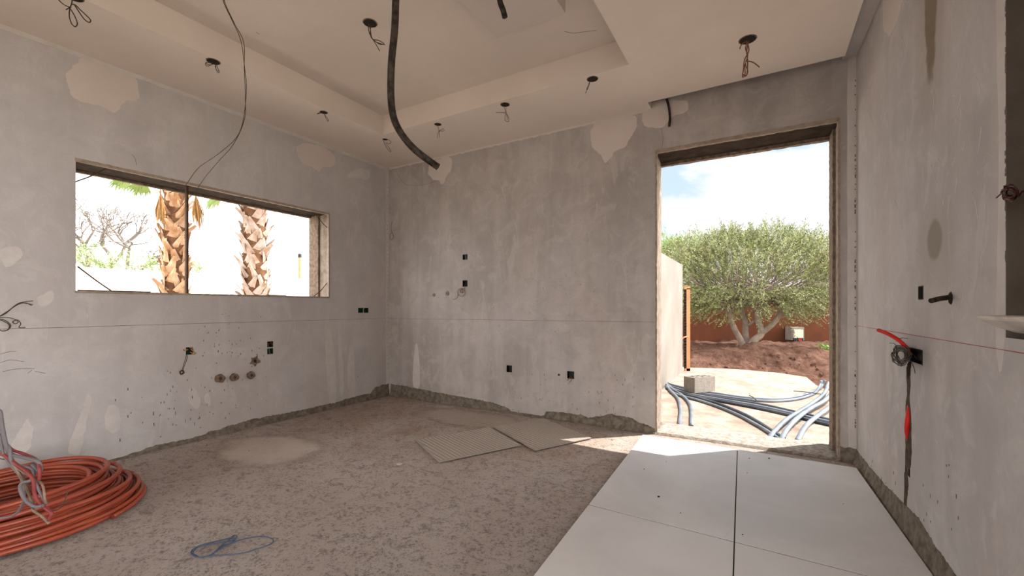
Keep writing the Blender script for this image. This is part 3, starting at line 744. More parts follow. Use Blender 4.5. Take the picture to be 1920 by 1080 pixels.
# corrugated hose hanging from the tray
def hose(name, pts, r, step, m, label, cat, group=None, n=12, amp=.17, parent=None):
    bm = bmesh.new(); q = resample(pts, step); tube(bm, q, r, n, 1, ribs=amp)
    o = obj(name, bm, m, parent)
    if label: tag(o, label, cat, group)
    return o
hz = 2.25
hose('corrugated_hose', [P(745, -164, hz-.02), P(744, -60, hz), P(742, 0, hz), P(740, 55, hz), P(734, 118, hz), P(733, 180, hz), P(738, 220, hz), P(752, 250, hz), P(775, 278, hz), P(800, 298, hz), P(821, 313, hz)], .0165, .0042, M_cond, 'long black corrugated conduit hanging curved from the recessed ceiling', 'conduit')
hose('corrugated_hose', [P(933, -50, 2.5), P(937, 0, 2.5), P(943, 18, 2.5), P(947, 33, 2.5)], .0145, .004, M_cond, 'short black conduit stub hanging from the ceiling at the top edge', 'conduit')
bm = bmesh.new(); tube(bm, [BW.at(1250, 186, -.03), BW.at(1254, 200, -.03), BW.at(1256, 220, -.03), BW.at(1255, 237, -.025)], .011, 8)
tag(obj('cable_stub', bm, M_cond), 'short black cable end curving down over the door wall at the ceiling', 'cable')
# twin thin wires from the tray down to the window
wd = 2.62
tp = P(412, -33, wd); tp.z = 3.178
wires('hanging_wire', [[tp, P(418, 0, wd), P(436, 40, wd), P(452, 78, wd+.1), P(459, 130, wd+.2), P(462, 170, wd+.3), P(455, 230, wd+.45), P(440, 262, wd+.55), P(405, 292, wd+.7), P(372, 315, wd+.85), P(352, 342, wd+.92), P(345, 352, wd+.93), P(330, 357, wd+.93), P(316, 362, wd+.93)]], .0022, M_wire, 'thin dark wire from the recessed ceiling to the window bar, left one of the pair', 'wire', 'pair of thin wires hanging into the window')
wires('hanging_wire', [[tp+Vector((.006, 0, 0)), P(420, 0, wd), P(440, 45, wd), P(457, 80, wd+.1), P(458, 130, wd+.2), P(460, 180, wd+.3), P(458, 225, wd+.45), P(438, 270, wd+.55), P(412, 300, wd+.7), P(388, 328, wd+.85), P(376, 345, wd+.92), P(364, 362, wd+.95), P(345, 380, wd+.96), P(330, 397, wd+.98), P(308, 403, wd+.98)]], .0022, M_wire, 'thin dark wire hanging further down across the window, right one of the pair', 'wire', 'pair of thin wires hanging into the window')
# window bar and tie wires in the corners of the window opening
bu = LW.uz(350, 500, .10)[0]
bm = bmesh.new(); box(bm, (bu-.008, .085, WZ0), (bu+.008, .115, WZ1)); wb = struct('window_1', bm, M_rust, LW)
def bar(a, b, name_label, r=.005, y=.03):
    bm = bmesh.new(); m_ = ((a[0]+b[0])/2+1, (a[1]+b[1])/2+2)
    tube(bm, [LW.at(*a, y), LW.at(*m_, y), LW.at(*b, y)], r, 6, 5)
    tag(obj('tie_bar', bm, M_rust), name_label, 'rebar', 'thin bars across the window corners')
bar((141, 341), (206, 312), 'thin bent bar across the top left corner of the window', y=.06)
bar((146, 500), (217, 551), 'thin bent bar across the bottom left corner of the window', y=.04)
bar((585, 395), (617, 431), 'thin bar across the top right corner of the window', .004, y=.03)
bar((588, 556), (617, 525), 'thin bar across the bottom right corner of the window', .004, y=.03)
bm = bmesh.new(); u0, z0 = LW.uz(147, 549, .01); box(bm, (u0, .0, WZ0+.008), (u0+.42, .03, WZ0+.016)); 
tag(obj('sill_lath', bm, M_rust, frame=LW), 'thin dark lath lying on the sill at the left end of the window', 'lath')
u0 = LW.uz(500, 549, .01)[0]; bm = bmesh.new(); box(bm, (u0, .0, WZ0+.008), (u0+.20, .02, WZ0+.014))
tag(obj('sill_lath', bm, M_rust, frame=LW), 'short dark lath lying on the sill at the right part of the window', 'lath')

# wall boxes: a plastic liner sits in each recess
def wallbox(fr, rect, label, m=M_black, wiresp=None, wm=M_wire, group='electrical boxes sunk in the walls', r=.002, nails=False):
    u0, u1_, z0, z1_ = rect[:4]; cu, cz = (u0+u1_)/2, (z0+z1_)/2; p = fr.w(cu, 0, cz)
    o = empty('wall_box', p, label, 'electrical box', group, rz=fr.a)
    a, b = (u1_-u0)/2-.0008, (z1_-z0)/2-.0008; bm = bmesh.new(); t = .0025; y0, y1 = -.002, .042
    for (x0, x1, zz0, zz1) in ((-a, a, -b, -b+t), (-a, a, b-t, b), (-a, -a+t, -b+t, b-t), (a-t, a, -b+t, b-t)): box(bm, (x0, y0, zz0), (x1, y1, zz1))
    box(bm, (-a+t, y1-.003, -b+t), (a-t, y1, b-t)); obj('liner', bm, m, o)
    if wiresp:
        bm = bmesh.new(); inv = Matrix.Rotation(-fr.a, 3, 'Z')
        for q in wiresp: tube(bm, [inv @ (x-p) for x in q], r, 6, 6)
        obj('wires', bm, wm, o)
    return o
BR = [r for r in back_r[1:]]
wallbox(BW, BR[0], 'upper small black box in the middle of the back wall')
def mess(fr, cx, cy, R, n, y=-.02, seed=1, amp=1., jit=.01):
    rd = random.Random(seed); out = []
    for i in range(n):
        k = rd.randint(5, 8); a0 = rd.uniform(0, 6.28); q = []
        for j in range(k):
            a = a0+j*1.25+rd.uniform(-.3, .3); rr = R*rd.uniform(.35, 1)*amp
            q.append(fr.at(cx+math.cos(a)*rr, cy+math.sin(a)*rr, y-rd.uniform(0, jit*3)))
        out.append(q)
    return out
wallbox(BW, BR[1], 'lower black box in the back wall with a coil of copper wire below it', M_black, [[BW.at(872, 533, .02), BW.at(871, 540, -.01), BW.at(867, 541, -.015)]]+[[BW.at(865+math.cos(a)*7, 548+math.sin(a)*7.5, -.012-.003*k) for a in [j*.55+k for j in range(13)]] for k in range(2)]+[[BW.at(859, 550, -.01), BW.at(857, 558, -.008), BW.at(850, 562, -.004)]]+mess(BW, 866, 545, 4.5, 2, -.012, 5, 1, .004), M_wire2, r=.0022)
wallbox(BW, BR[2], 'small black box low on the back wall, left of the one with wires')
wallbox(BW, BR[3], 'low black box in the back wall with short wires, nearest the doorway', M_black, [[BW.at(1070, 705, .02), BW.at(1066, 711, -.01), BW.at(1063, 713, -.01)], [BW.at(1072, 705, .02), BW.at(1071, 713, -.01), BW.at(1068, 717, -.01)]], M_wire2, r=.003)
LR = [rect_px(LW, *b) for b in boxes_left]
wallbox(LW, LR[0], 'left one of the twin green boxes near the room corner', M_green, [[LW.at(678, 584, .02), LW.at(680, 577, -.008), LW.at(683, 585, -.004)]], M_wire)
wallbox(LW, LR[1], 'right one of the twin dark boxes near the room corner', M_green)
wallbox(LW, LR[2], 'upper box of the stacked pair on the left wall, wire inside', M_black, [[LW.at(505, 646, .02), LW.at(508, 642, -.004), LW.at(510, 648, .01)]], M_wire2)
wallbox(LW, LR[3], 'lower green box of the stacked pair on the left wall', M_green)
wb_ = wallbox(LW, LR[4], 'green box on the left wall with wires drooping down to a knot', M_green, [[LW.at(350, 664, .01), LW.at(348, 672, -.02), LW.at(344, 685, -.02), LW.at(341, 696, -.02)], [LW.at(352, 664, .01), LW.at(350, 675, -.025), LW.at(345, 688, -.025), LW.at(342, 697, -.02)]]+mess(LW, 341, 698, 5, 5, -.015, 3), M_wire)
bm = bmesh.new(); inv = Matrix.Rotation(-LW.a, 3, 'Z'); p0 = wb_.location
for q in ([(358,655),(364,660),(368,663)], [(357,660),(362,664),(366,664)], [(352,655),(346,658),(344,655)], [(356,652),(361,653),(363,657)]): tube(bm, [inv @ (LW.at(x, y, -.008)-Vector(p0)) for x, y in q], .004, 6)
obj('tape_tails', bm, M_orange, wb_)
RR = [rect_px(RW, *b) for b in boxes_right]
wallbox(RW, RR[0], 'narrow black box high on the right wall beside the conduit stub', M_black)
rb = wallbox(RW, RR[1], 'wide black box on the right wall with a tangle of wires in front', M_black, mess(RW, 1690, 666, 21, 20, -.03, 11, 1, .02)+[[RW.at(1703, 672, -.01), RW.at(1712, 685, -.03), RW.at(1716, 700, -.03)], [RW.at(1680, 640, -.04), RW.at(1690, 634, -.04), RW.at(1702, 635, -.03)], [RW.at(1667, 643, -.05), RW.at(1676, 644, -.04), RW.at(1684, 650, -.03), RW.at(1706, 660, .02)], [RW.at(1704, 668, .02), RW.at(1712, 664, -.01), RW.at(1720, 676, .01)]], M_wire, r=.0016)
# red conduits at the right wall
hose('red_conduit', [RW.at(1647, 619, -.10), RW.at(1665, 626, -.085), RW.at(1685, 638, -.06), RW.at(1700, 652, -.03), RW.at(1708, 662, .02)], .0088, .0035, M_redc, 'bright red corrugated conduit sticking out above the wire tangle', 'conduit', amp=.10)
hose('red_conduit', [RW.at(1702, 753, .014), RW.at(1705, 765, .004), RW.at(1702, 792, -.008), RW.at(1701, 812, -.004), RW.at(1705, 838, .014)], lambda t: .004+.008*math.sin(PI*min(1, max(0, t))), .004, M_redc, 'bright red conduit bulging out of the vertical wall chase', 'conduit', amp=.03)
wires('chase_cable', [[RW.at(1704, 682, -.004), RW.at(1703, 720, .006), RW.at(1702, 760, .012), RW.at(1701, 830, .012), RW.at(1706, 850, .008)], [RW.at(1706, 676, -.006), RW.at(1705, 720, .006), RW.at(1700, 760, .012)]], .006, M_lint, 'dark cables running down inside the vertical chase of the right wall', 'cable')
def chaselip(pts): patch(RW, [(1701.5+(x-1701.5)*.72, y) for x, y in pts], M_chase, right, 'chase_edge', jag=.006, th=.0012, sub=9)
chaselip([(1699,690),(1709,690),(1710,720),(1707,745),(1711,780),(1712,820),(1712,850),(1709,878),(1702,880),(1704,910),(1700,945),(1699,985),(1692,985),(1692,945),(1695,905),(1696,870),(1697,830),(1698,790),(1697,760),(1701,735)])
# conduit stub through the right wall
sp_ = RW.at(1782, 558, -.004)
o = tag(hose('conduit_stub', [RW.at(1787, 556, .02), RW.at(1776, 558, -.02), RW.at(1762, 560, -.055), RW.at(1746, 564, -.09)], .0085, .004, M_cond, None, None), 'black corrugated conduit stub sticking out of the right wall below the stain', 'conduit')
bm = bmesh.new(); u, z = RW.uz(1783, 559); bmesh.ops.create_cone(bm, cap_ends=True, segments=14, radius1=.028, radius2=.022, depth=.006, matrix=Matrix.Translation(RW.w(u, -.001, z)) @ Matrix.Rotation(RW.a, 4, 'Z') @ Matrix.Rotation(PI/2, 4, 'X') @ Matrix.Diagonal((.7, 1, 1, 1))); obj('wall_hole', bm, M_lint, o)
# wire scribble at niche edge
wires('wire_tangle', mess(RW, 1893, 362, 17, 12, -.02, 21, 1, .015)+[[RW.at(1868, 371, -.03), RW.at(1880, 362, -.03), RW.at(1890, 366, -.03)], [RW.at(1900, 370, -.02), RW.at(1910, 368, .0), RW.at(1918, 358, .02), RW.at(1925, 372, .03), RW.at(1940, 378, .05)]], .0020, M_dred, 'tangle of dark red wires at the edge of the niche on the right', 'wire')
# taped pipe stubs on the left wall, grey ones on the back wall
def stub(fr, px, py, r, label, m=M_stub, L=.03, star=False, group='pipe stubs in the walls'):
    u, z = fr.uz(px, py); p = fr.w(u, 0, z); o = empty('pipe_stub', p, label, 'pipe stub', group, rz=fr.a)
    bm = bmesh.new(); n = 16; rings = []
    rd = random.Random(int(px*7+py))
    jr = [rd.uniform(.84, 1.14) for _ in range(n)]
    for (yy, k) in ((.012, .9), (-.002, 1.05), (-L*.5, 1.0), (-L, .9)):
        rings.append([bm.verts.new((math.cos(2*PI*i/n)*r*k*(jr[i] if not star else (1.25 if i % 3 == 0 else .8)), yy, math.sin(2*PI*i/n)*r*k*(jr[(i+3) % n] if not star else (1.25 if i % 3 == 0 else .8)))) for i in range(n)])
    inner = [bm.verts.new((math.cos(2*PI*i/n)*r*.42, -L, math.sin(2*PI*i/n)*r*.42)) for i in range(n)]; rings.append(inner)
    rings.append([bm.verts.new((math.cos(2*PI*i/n)*r*.40, -L+.012, math.sin(2*PI*i/n)*r*.40)) for i in range(n)])
    for a, b in zip(rings, rings[1:]):
        for i in range(n): bm.faces.new((a[i], a[(i+1) % n], b[(i+1) % n], b[i])).smooth = True
    bm.faces.new(rings[-1]); bmesh.ops.recalc_face_normals(bm, faces=bm.faces); obj('sleeve', bm, m, o)
    bm = bmesh.new(); bmesh.ops.create_cone(bm, cap_ends=True, segments=n, radius1=r*.36, radius2=r*.30, depth=.006, matrix=Matrix.Translation((0, -L+.008, 0)) @ Matrix.Rotation(PI/2, 4, 'X')); obj('bore', bm, M_hole if star else M_rust, o)
stub(LW, 411, 709.5, .037, 'taped brown pipe stub on the left wall, leftmost of the row of three', L=.035)
stub(LW, 438, 707, .034, 'taped brown pipe stub on the left wall, middle of the row of three', L=.035)
stub(LW, 469, 703, .034, 'taped brown pipe stub on the left wall, rightmost of the row of three', L=.035)
stub(LW, 478, 677, .042, 'ragged star-shaped pipe opening above the row of three stubs', star=True, L=.012)
stub(BW, 813.5, 553, .022, 'small grey pipe stub on the back wall, left of two', M_steel, .012)
stub(BW, 839, 550, .028, 'grey pipe stub on the back wall, right of two beside the copper coil', M_steel, .014)
stub(BW, 1048, 703, .011, 'tiny dark stub low on the back wall beside the box with wires', M_rust, .010)
wires('corner_wire', [[BW.at(735, 415, -.012), BW.at(733, 430, -.02), BW.at(738, 443, -.02), BW.at(733, 450, -.02), BW.at(731, 440, -.02), BW.at(736, 436, -.02)]], .0025, M_wireg, 'small grey wire loop in the room corner right of the window', 'wire')
wires('wall_wire_bunch', [[LW.at(-12, 598, .0), LW.at(10, 588, -.05), LW.at(28, 573, -.07), LW.at(40, 567, -.08), LW.at(62, 564, -.09)], [LW.at(-12, 600, .0), LW.at(12, 585, -.05), LW.at(34, 571, -.08), LW.at(48, 568, -.08), LW.at(60, 573, -.09)], [LW.at(-8, 597, -.02), LW.at(8, 588, -.04), LW.at(36, 569, -.07), LW.at(50, 569, -.08), LW.at(62, 571, -.08)],
    [LW.at(-8, 597, .0), LW.at(10, 595, -.03), LW.at(26, 598, -.04), LW.at(34, 604, -.04), LW.at(28, 607, -.04), LW.at(24, 603, -.04), LW.at(33, 600, -.04), LW.at(39, 607, -.04), LW.at(36, 614, -.04), LW.at(47, 614, -.04)],
    [LW.at(-10, 600, .0), LW.at(8, 600, -.04), LW.at(20, 610, -.05), LW.at(14, 619, -.05), LW.at(2, 620, -.04), LW.at(-8, 610, -.03)], [LW.at(-4, 598, .0), LW.at(6, 602, -.05), LW.at(17, 609, -.05), LW.at(15, 618, -.05), LW.at(4, 621, -.05)]], .0024, M_wire, 'bunch of dark wires sticking out of the left wall at the picture edge', 'wire')
# tie wire loops on the floor
wires('tie_wire', [[G(x, y, .006+.004*(i % 2)) for i, (x, y) in enumerate(q)] for q in (
    [(368,1042),(358,1038),(362,1030),(378,1022),(405,1015),(432,1009),(442,1010),(436,1016),(420,1023),(402,1036),(385,1044),(366,1044),(360,1036),(372,1026),(395,1020)],
    [(402,1036),(430,1020),(460,1010),(492,1006),(511,1011),(508,1020),(480,1030),(450,1038),(410,1041),(380,1044)],
    [(372,1044),(362,1036),(376,1024),(410,1018),(436,1013),(444,1006),(438,1004),(430,1012),(412,1026),(396,1042)],
    [(360,1040),(366,1028),(388,1020),(420,1012),(440,1008)])], .0028, M_blue, 'blue-grey loop of tie wire lying on the bare concrete floor', 'wire')
# foreground bundle: rises from a floor conduit just outside the frame and droops over the coil
d1 = 1.5
o = empty('floor_wire_bundle', Vector((-2.02, 1.42, 0)), 'bundle of grey and red wires drooping in front of the pipe coil at left', 'wires')
def rel(q): return [x-Vector(o.location) for x in q]
src = Vector((-2.02, 1.42, 0))
bm = bmesh.new(); tube(bm, rel([src, src+Vector((0, 0, .18)), src+Vector((.02, 0, .36))]), .016, 10, 4); obj('conduit', bm, M_cond, o)
def fw(pts, r, m):
    bm = bmesh.new(); tube(bm, rel([src+Vector((.02, 0, .33)), src+Vector((.06, 0, .62))]+[P(x, y, d1+dd) for x, y, dd in pts]), r, 7, 6); obj('wire', bm, m, o)
fw([(-20, 800, 0), (-2, 770, 0), (4, 800, 0), (12, 838, 0), (22, 852, .01), (45, 858, 0), (72, 866, -.01), (75, 885, 0), (60, 870, .01)], .0062, M_wireg)
fw([(-22, 815, 0), (0, 790, .0), (8, 825, .01), (22, 843, .02), (42, 850, .02), (68, 862, .0), (74, 880, -.02), (74, 900, -.02)], .005, M_wirer)
fw([(-20, 830, 0), (0, 815, 0), (6, 850, 0), (28, 880, .01), (52, 890, .0), (64, 900, -.01), (76, 925, -.02), (88, 945, -.02)], .0042, M_wireg)
fw([(-20, 850, 0), (-2, 845, 0), (18, 870, 0), (38, 895, 0), (46, 925, 0), (40, 950, .01), (22, 968, .02), (-10, 972, .02)], .0038, M_wireg)
fw([(-20, 860, 0), (0, 850, 0), (30, 870, .0), (60, 895, -.02), (66, 930, -.02), (82, 950, -.02), (97, 962, -.03), (92, 975, -.03)], .0055, M_wirer)
fw([(0, 830, 0), (24, 868, .0), (60, 880, 0), (58, 900, -.02), (42, 905, -.03), (38, 918, -.03), (48, 938, -.03), (66, 950, -.03), (80, 948, -.03)], .0055, M_wireg)
fw([(0, 835, 0), (24, 872, .0), (66, 898, 0), (80, 910, -.02), (84, 935, -.03), (86, 944, -.03)], .0035, M_stub)
fw([(0, 850, 0), (34, 885, .0), (60, 940, 0), (62, 956, -.02), (78, 968, -.03), (92, 982, -.03)], .0042, M_stub)
fw([(0, 860, 0), (40, 890, .0), (80, 950, 0), (104, 957, -.02), (118, 945, -.03), (127, 922, -.03)], .0016, M_wire)
# stone sill piece in the niche of the right wall
bm = bmesh.new(); zt = RW.uz(1868, 592, -.07)[1]
prof = [(-.075, zt), (.26, zt+.006), (.26, zt-.010), (-.070, zt-.012), (-.045, zt-.022), (.02, zt-.065), (.05, zt-.078), (.22, zt-.078)]
def niche_piece():
    bm = bmesh.new(); u0 = nu+.004; u1_ = nu+.59; L = []
    pr = [(-.070, 0), (.28, 0), (.28, -.055), (.02, -.055), (-.028, -.035), (-.064, -.012)]
    for k, u in enumerate((u0, u1_)):
        L.append([bm.verts.new((u, y, zt+z)) for y, z in pr])
    for i in range(6): bm.faces.new((L[0][i], L[0][(i+1) % 6], L[1][(i+1) % 6], L[1][i]))
    bm.faces.new(L[0]); bm.faces.new(L[1]); bmesh.ops.recalc_face_normals(bm, faces=bm.faces)
    bmesh.ops.bevel(bm, geom=bm.edges[:], offset=.003, segments=2, affect='EDGES'); return bm
o = obj('stone_sill', niche_piece(), M_white, frame=RW); tag(o, 'pale bevelled stone sill piece jutting from the niche at the right edge', 'sill')

# ================================================================ outside: ground, slab, garden walls
bm = bmesh.new(); box(bm, (-60, -40, -.6), (60, 90, -.34)); struct('ground', bm, M_grass)
ap = [BW.w(-1.2, TB+.002, 0), BW.w(7.0, TB+.002, 0), Vector((7.6, 5.2, 0)), G(1560, 735, -.1), G(1530, 722, -.1), G(1512, 707, -.1), G(1459, 699, -.1), G(1380, 692, -.1), G(1292, 689, -.1), G(1245, 686, -.1), Vector((1.2, 8.8, 0))]
bm = bmesh.new(); f = bm.faces.new([bm.verts.new((p.x, p.y, -.10)) for p in ap]); e = bmesh.ops.extrude_face_region(bm, geom=[f])
for v in [q for q in e['geom'] if isinstance(q, bmesh.types.BMVert)]: v.co.z = -.36
bmesh.ops.recalc_face_normals(bm, faces=bm.faces); struct('outdoor_slab', bm, M_outc)
bm = bmesh.new(); rt = []                                 # unseen paving added behind the camera to bounce sunlight into the room
f = bm.faces.new([bm.verts.new(v) for v in ((-8, -30, -.04), (-8, -VL-.0, -.04), (12, -VL, -.04), (12, -30, -.04))])
o_ = struct('terrace_bounce', bm, M_outc, BW)
# red soil heaps
bm = bmesh.new(); st = .09; x0, x1, y0, y1 = 1.9, 13.5, 6.4, 13.3; nx, ny = int((x1-x0)/st), int((y1-y0)/st); g = []
slabedge = [(1.2, 8.8), (3.0, 8.75), (3.3, 8.75), (5.0, 8.15), (5.0, 7.3), (5.0, 6.9), (5.5, 6.3), (7.6, 5.2)]
def inside(x, y):
    c = False; n = len(ap)
    for i in range(n):
        a, b = ap[i], ap[i-1]
        if (a.y > y) != (b.y > y) and x < (b.x-a.x)*(y-a.y)/(b.y-a.y)+a.x: c = not c
    return c
for i in range(nx+1):
    row = []
    for j in range(ny+1):
        x, y = x0+i*st, y0+j*st
        z = -.30
        t = max(0, min(1, (y-8.6)/1.6)); t = t*t*(3-2*t)
        z += t*.40
        z += .22*math.exp(-((y-9.6-.25*math.sin(x*1.3))/.45)**2)*(1-.5*max(0, min(1, (x-5.6)/1.5)))
        z -= .18*math.exp(-((y-10.6)/.35)**2)*max(0, min(1, (x-5.8)))
        z += .14*math.exp(-((x-7.0)/.9)**2-((y-9.2)/.5)**2)
        z += .08*noise.fractal(Vector((x*1.7, y*1.7, 0)), 1., 2., 5)+.05*noise.noise(Vector((x*6, y*6, 2)))
        if inside(x, y) or inside(x, y-.1) : z = -.42
        row.append(bm.verts.new((x, y, z)))
    g.append(row)
for i in range(nx):
    for j in range(ny): bm.faces.new((g[i][j], g[i+1][j], g[i+1][j+1], g[i][j+1])).smooth = True
struct('ground_soil', bm, M_soil)
def garden_wall(name, a, b, z0, z1a, z1b, th, m, label=None):
    a, b = Vector(a), Vector(b); s = Vector((-(b-a).y, (b-a).x, 0)).normalized()*th; bm = bmesh.new()
    v = [bm.verts.new(p) for p in (a+Vector((0, 0, z0)), b+Vector((0, 0, z0)), b+s+Vector((0, 0, z0)), a+s+Vector((0, 0, z0)), a+Vector((0, 0, z1a)), b+Vector((0, 0, z1b)), b+s+Vector((0, 0, z1b)), a+s+Vector((0, 0, z1a)))]
    for f in ((3,2,1,0),(4,5,6,7),(0,1,5,4),(1,2,6,5),(2,3,7,6),(3,0,4,7)): bm.faces.new([v[i] for i in f])
    bmesh.ops.recalc_face_normals(bm, faces=bm.faces); return struct(name, bm, m)
garden_wall('wall_garden_terracotta', (1.5, 13.4, 0), (16, 13.1, 0), -.4, 1.75, 1.75, .2, M_terra)
# pale wall running out from the house left of the door
pe = G(1280, 696, -.1); dv = Vector((.566, 1, 0)).normalized(); ps = pe-dv*((pe.y-4.75)/dv.y); zt_ = CH+(HY-487.5)/F*pe.y
garden_wall('wall_garden_cream', ps, pe, -.11, zt_, zt_, .18, M_cream)
# orange steel formwork panel leaning at its end
p = pe+Vector((.05, .02, 0)); o = empty('formwork_panel', p, 'orange perforated steel upright standing at the end of the cream garden wall', 'steel frame')
bm = bmesh.new(); box(bm, (.035, 0, 0), (.105, .035, 1.62)); box(bm, (-.005, .0, 1.60), (.105, .035, 1.66)); box(bm, (-.005, 0, 0), (.105, .035, .05)); obj('upright', bm, M_orange, o)
bm = bmesh.new(); box(bm, (-.006, .028, .05), (.037, .034, 1.61))
for k in range(26): box(bm, (-.004, .005, .07+k*.058), (.036, .03, .07+k*.058+.026))
obj('perforated_web', bm, M_lint, o)
bm = bmesh.new(); tube(bm, [Vector((-.10, -.02, .60)), Vector((-.03, -.03, .66)), Vector((.06, -.02, .68))], .016, 6); obj('bracket', bm, M_orange, o)
# enclosure with cables on the terracotta wall
bx = P(1496, 626, 12.9); o = empty('cable_enclosure', (bx.x, bx.y, .0), 'cream electrical enclosure on the terracotta wall with cables hanging below', 'electrical box')
bm = bmesh.new(); box(bm, (-.19, .0, bx.z-.19), (.19, .3, bx.z+.20)); obj('surround', bm, M_block, o)
bm = bmesh.new(); box(bm, (-.14, -.04, bx.z-.13), (.14, .02, bx.z+.13)); bmesh.ops.bevel(bm, geom=bm.edges[:], offset=.01, segments=2, affect='EDGES'); obj('door', bm, M_cablebox, o)
for k in range(9):
    bm = bmesh.new(); x = -.13+.033*k; tube(bm, [Vector((x, -.02, bx.z-.12)), Vector((x+.03*math.sin(k*2), -.08, bx.z-.30)), Vector((x+.05*math.sin(k), -.05, .10))], .016, 6)
    obj('cable', bm, M_redc if k in (4, 6) else M_black, o)
# hollow concrete block on the slab
bc = G(1321, 741, -.1); a = math.radians(24); Mx = Matrix.Translation((0, 0, 0)) @ Matrix.Rotation(a, 4, 'Z'); bm = bmesh.new()
uu = [-.20, -.17, -.075, -.045, .045, .075, .17, .20]; vv = [-.10, -.07, .07, .10]
b_c = cells([-.20, -.168, -.07, -.043, .043, .07, .168, .20], [-.10, -.068, -.013, .013, .068, .10], lambda u, v: (None if (.013 < abs(v) < .068 and ((-.168 < u < -.07) or (-.043 < u < .043) or (.07 < u < .168))) else 0), .19, lambda u, d, v: Vector((u, v, .19-d)))
for f in b_c.faces: f.material_index = 0
o = obj('concrete_block', b_c, M_block); o.location = (bc.x-.02, bc.y+.12, -.062); o.rotation_euler = (0, 0, a); o.scale = (1, 1, 1.12)
tag(o, 'hollow grey concrete block standing on the slab among the conduits outside', 'concrete block')
# bundles of conduit outside
zc = -.10
def conduit(pts, r, m, label, lift=0.):
    bm = bmesh.new(); tube(bm, [G(x, y, zc+r+lift+dz)+Vector((0, 0, 0)) for x, y, dz in pts], r, 9, 8)
    tag(obj('conduit_pipe', bm, m), label, 'conduit', 'conduits lying outside the doorway')
conduit([(1247,716,0),(1262,722,0),(1300,731,.0),(1350,739,0),(1400,746,0),(1450,748,0),(1492,744,0),(1530,732,0),(1542,722,.02),(1546,712,.10)], .020, M_cgrey, 'grey conduit, rear one of the pair curving past the block and up at right')
conduit([(1247,719,0),(1262,726,0),(1300,735,.0),(1350,742,0),(1400,749,0),(1450,752,0),(1495,748,0),(1526,738,0),(1537,724,.03),(1540,714,.10)], .018, M_cgrey, 'grey conduit, front one of the pair curving past the block and up at right')
conduit([(1249,722,0),(1290,735,.0),(1350,746,.0),(1420,757,0),(1480,770,0),(1540,784,0),(1600,797,0)], .020, M_cdark, 'dark conduit, rearmost of the three running to the lower right')
conduit([(1249,725,0),(1290,738,.0),(1350,749,.0),(1420,761,0),(1480,774,0),(1540,788,0),(1600,801,0)], .020, M_cgrey, 'grey conduit, middle of the three running to the lower right')
conduit([(1249,728,0),(1290,741,.0),(1350,752,.0),(1420,765,0),(1480,778,0),(1540,793,0),(1600,806,0)], .018, M_cdark, 'dark conduit, nearest of the three running to the lower right')
conduit([(1249,722,.0),(1270,735,.0),(1310,746,0),(1350,758,0),(1390,774,0),(1420,790,0),(1445,806,0),(1470,822,0)], .018, M_cdark, 'dark conduit bending towards the threshold, outer one')
conduit([(1249,725,.0),(1268,739,.0),(1308,750,0),(1348,763,0),(1386,779,0),(1414,794,0),(1438,808,0),(1462,824,0)], .018, M_cgrey, 'grey conduit bending towards the threshold, inner one')
conduit([(1249,719,0),(1256,732,0),(1270,746,0),(1276,766,0),(1274,800,0)], .020, M_cgrey, 'short grey conduit curving down at the left jamb, left one')
conduit([(1249,719,.0),(1262,730,0),(1282,744,0),(1295,762,0),(1297,800,0)], .020, M_cgrey, 'short grey conduit curving down at the left jamb, right one')
conduit([(1554,718,.04),(1545,738,.03),(1525,755,.02),(1500,771,.03),(1475,787,.02),(1455,806,0),(1440,825,0)], .024, M_cgrey, 'thick pale conduit crossing the others near the right jamb, upper one')
conduit([(1562,735,.03),(1545,752,.03),(1520,766,.03),(1494,785,.03),(1475,806,0),(1462,830,0)], .024, M_cgrey, 'thick pale conduit crossing the others near the right jamb, middle one')
conduit([(1575,750,.03),(1555,764,.03),(1530,782,.02),(1510,800,0),(1494,828,0)], .024, M_cgrey, 'thick pale conduit crossing the others near the right jamb, lower one')
bm = bmesh.new(); tube(bm, [G(1405, 741, zc+.055), G(1412, 745, zc+.06), G(1418, 750, zc+.055)], .006, 6); tag(obj('binding_wire', bm, M_wire), 'dark binding wire tied around the grey conduits outside', 'wire')
bm = bmesh.new(); tube(bm, [G(1488, 733, zc+.05), G(1510, 735, zc+.055), G(1540, 739, zc+.05)], .006, 6); tag(obj('binding_wire', bm, M_wire), 'thin bar lying over the conduits at the right jamb', 'wire')
# rubble on the soil
bm = bmesh.new()
for i in range(260):
    x = random.uniform(3.4, 8.6); y = random.uniform(8.8, 10.8); r = random.choice((.015, .02, .03, .045))
    bmesh.ops.create_icosphere(bm, subdivisions=1, radius=r, matrix=Matrix.Translation((x, y, -.30+.40*max(0, min(1, (y-8.6)/1.6))+.16*math.exp(-((y-9.6)/.5)**2))) @ Matrix.Rotation(random.random()*6, 4, (1, .3, 1)) @ Matrix.Diagonal((1.4, 1, .7, 1)))
tag(obj('soil_clods', bm, M_soil), 'loose clods and stones on the heap of red soil', 'soil', kind='stuff')

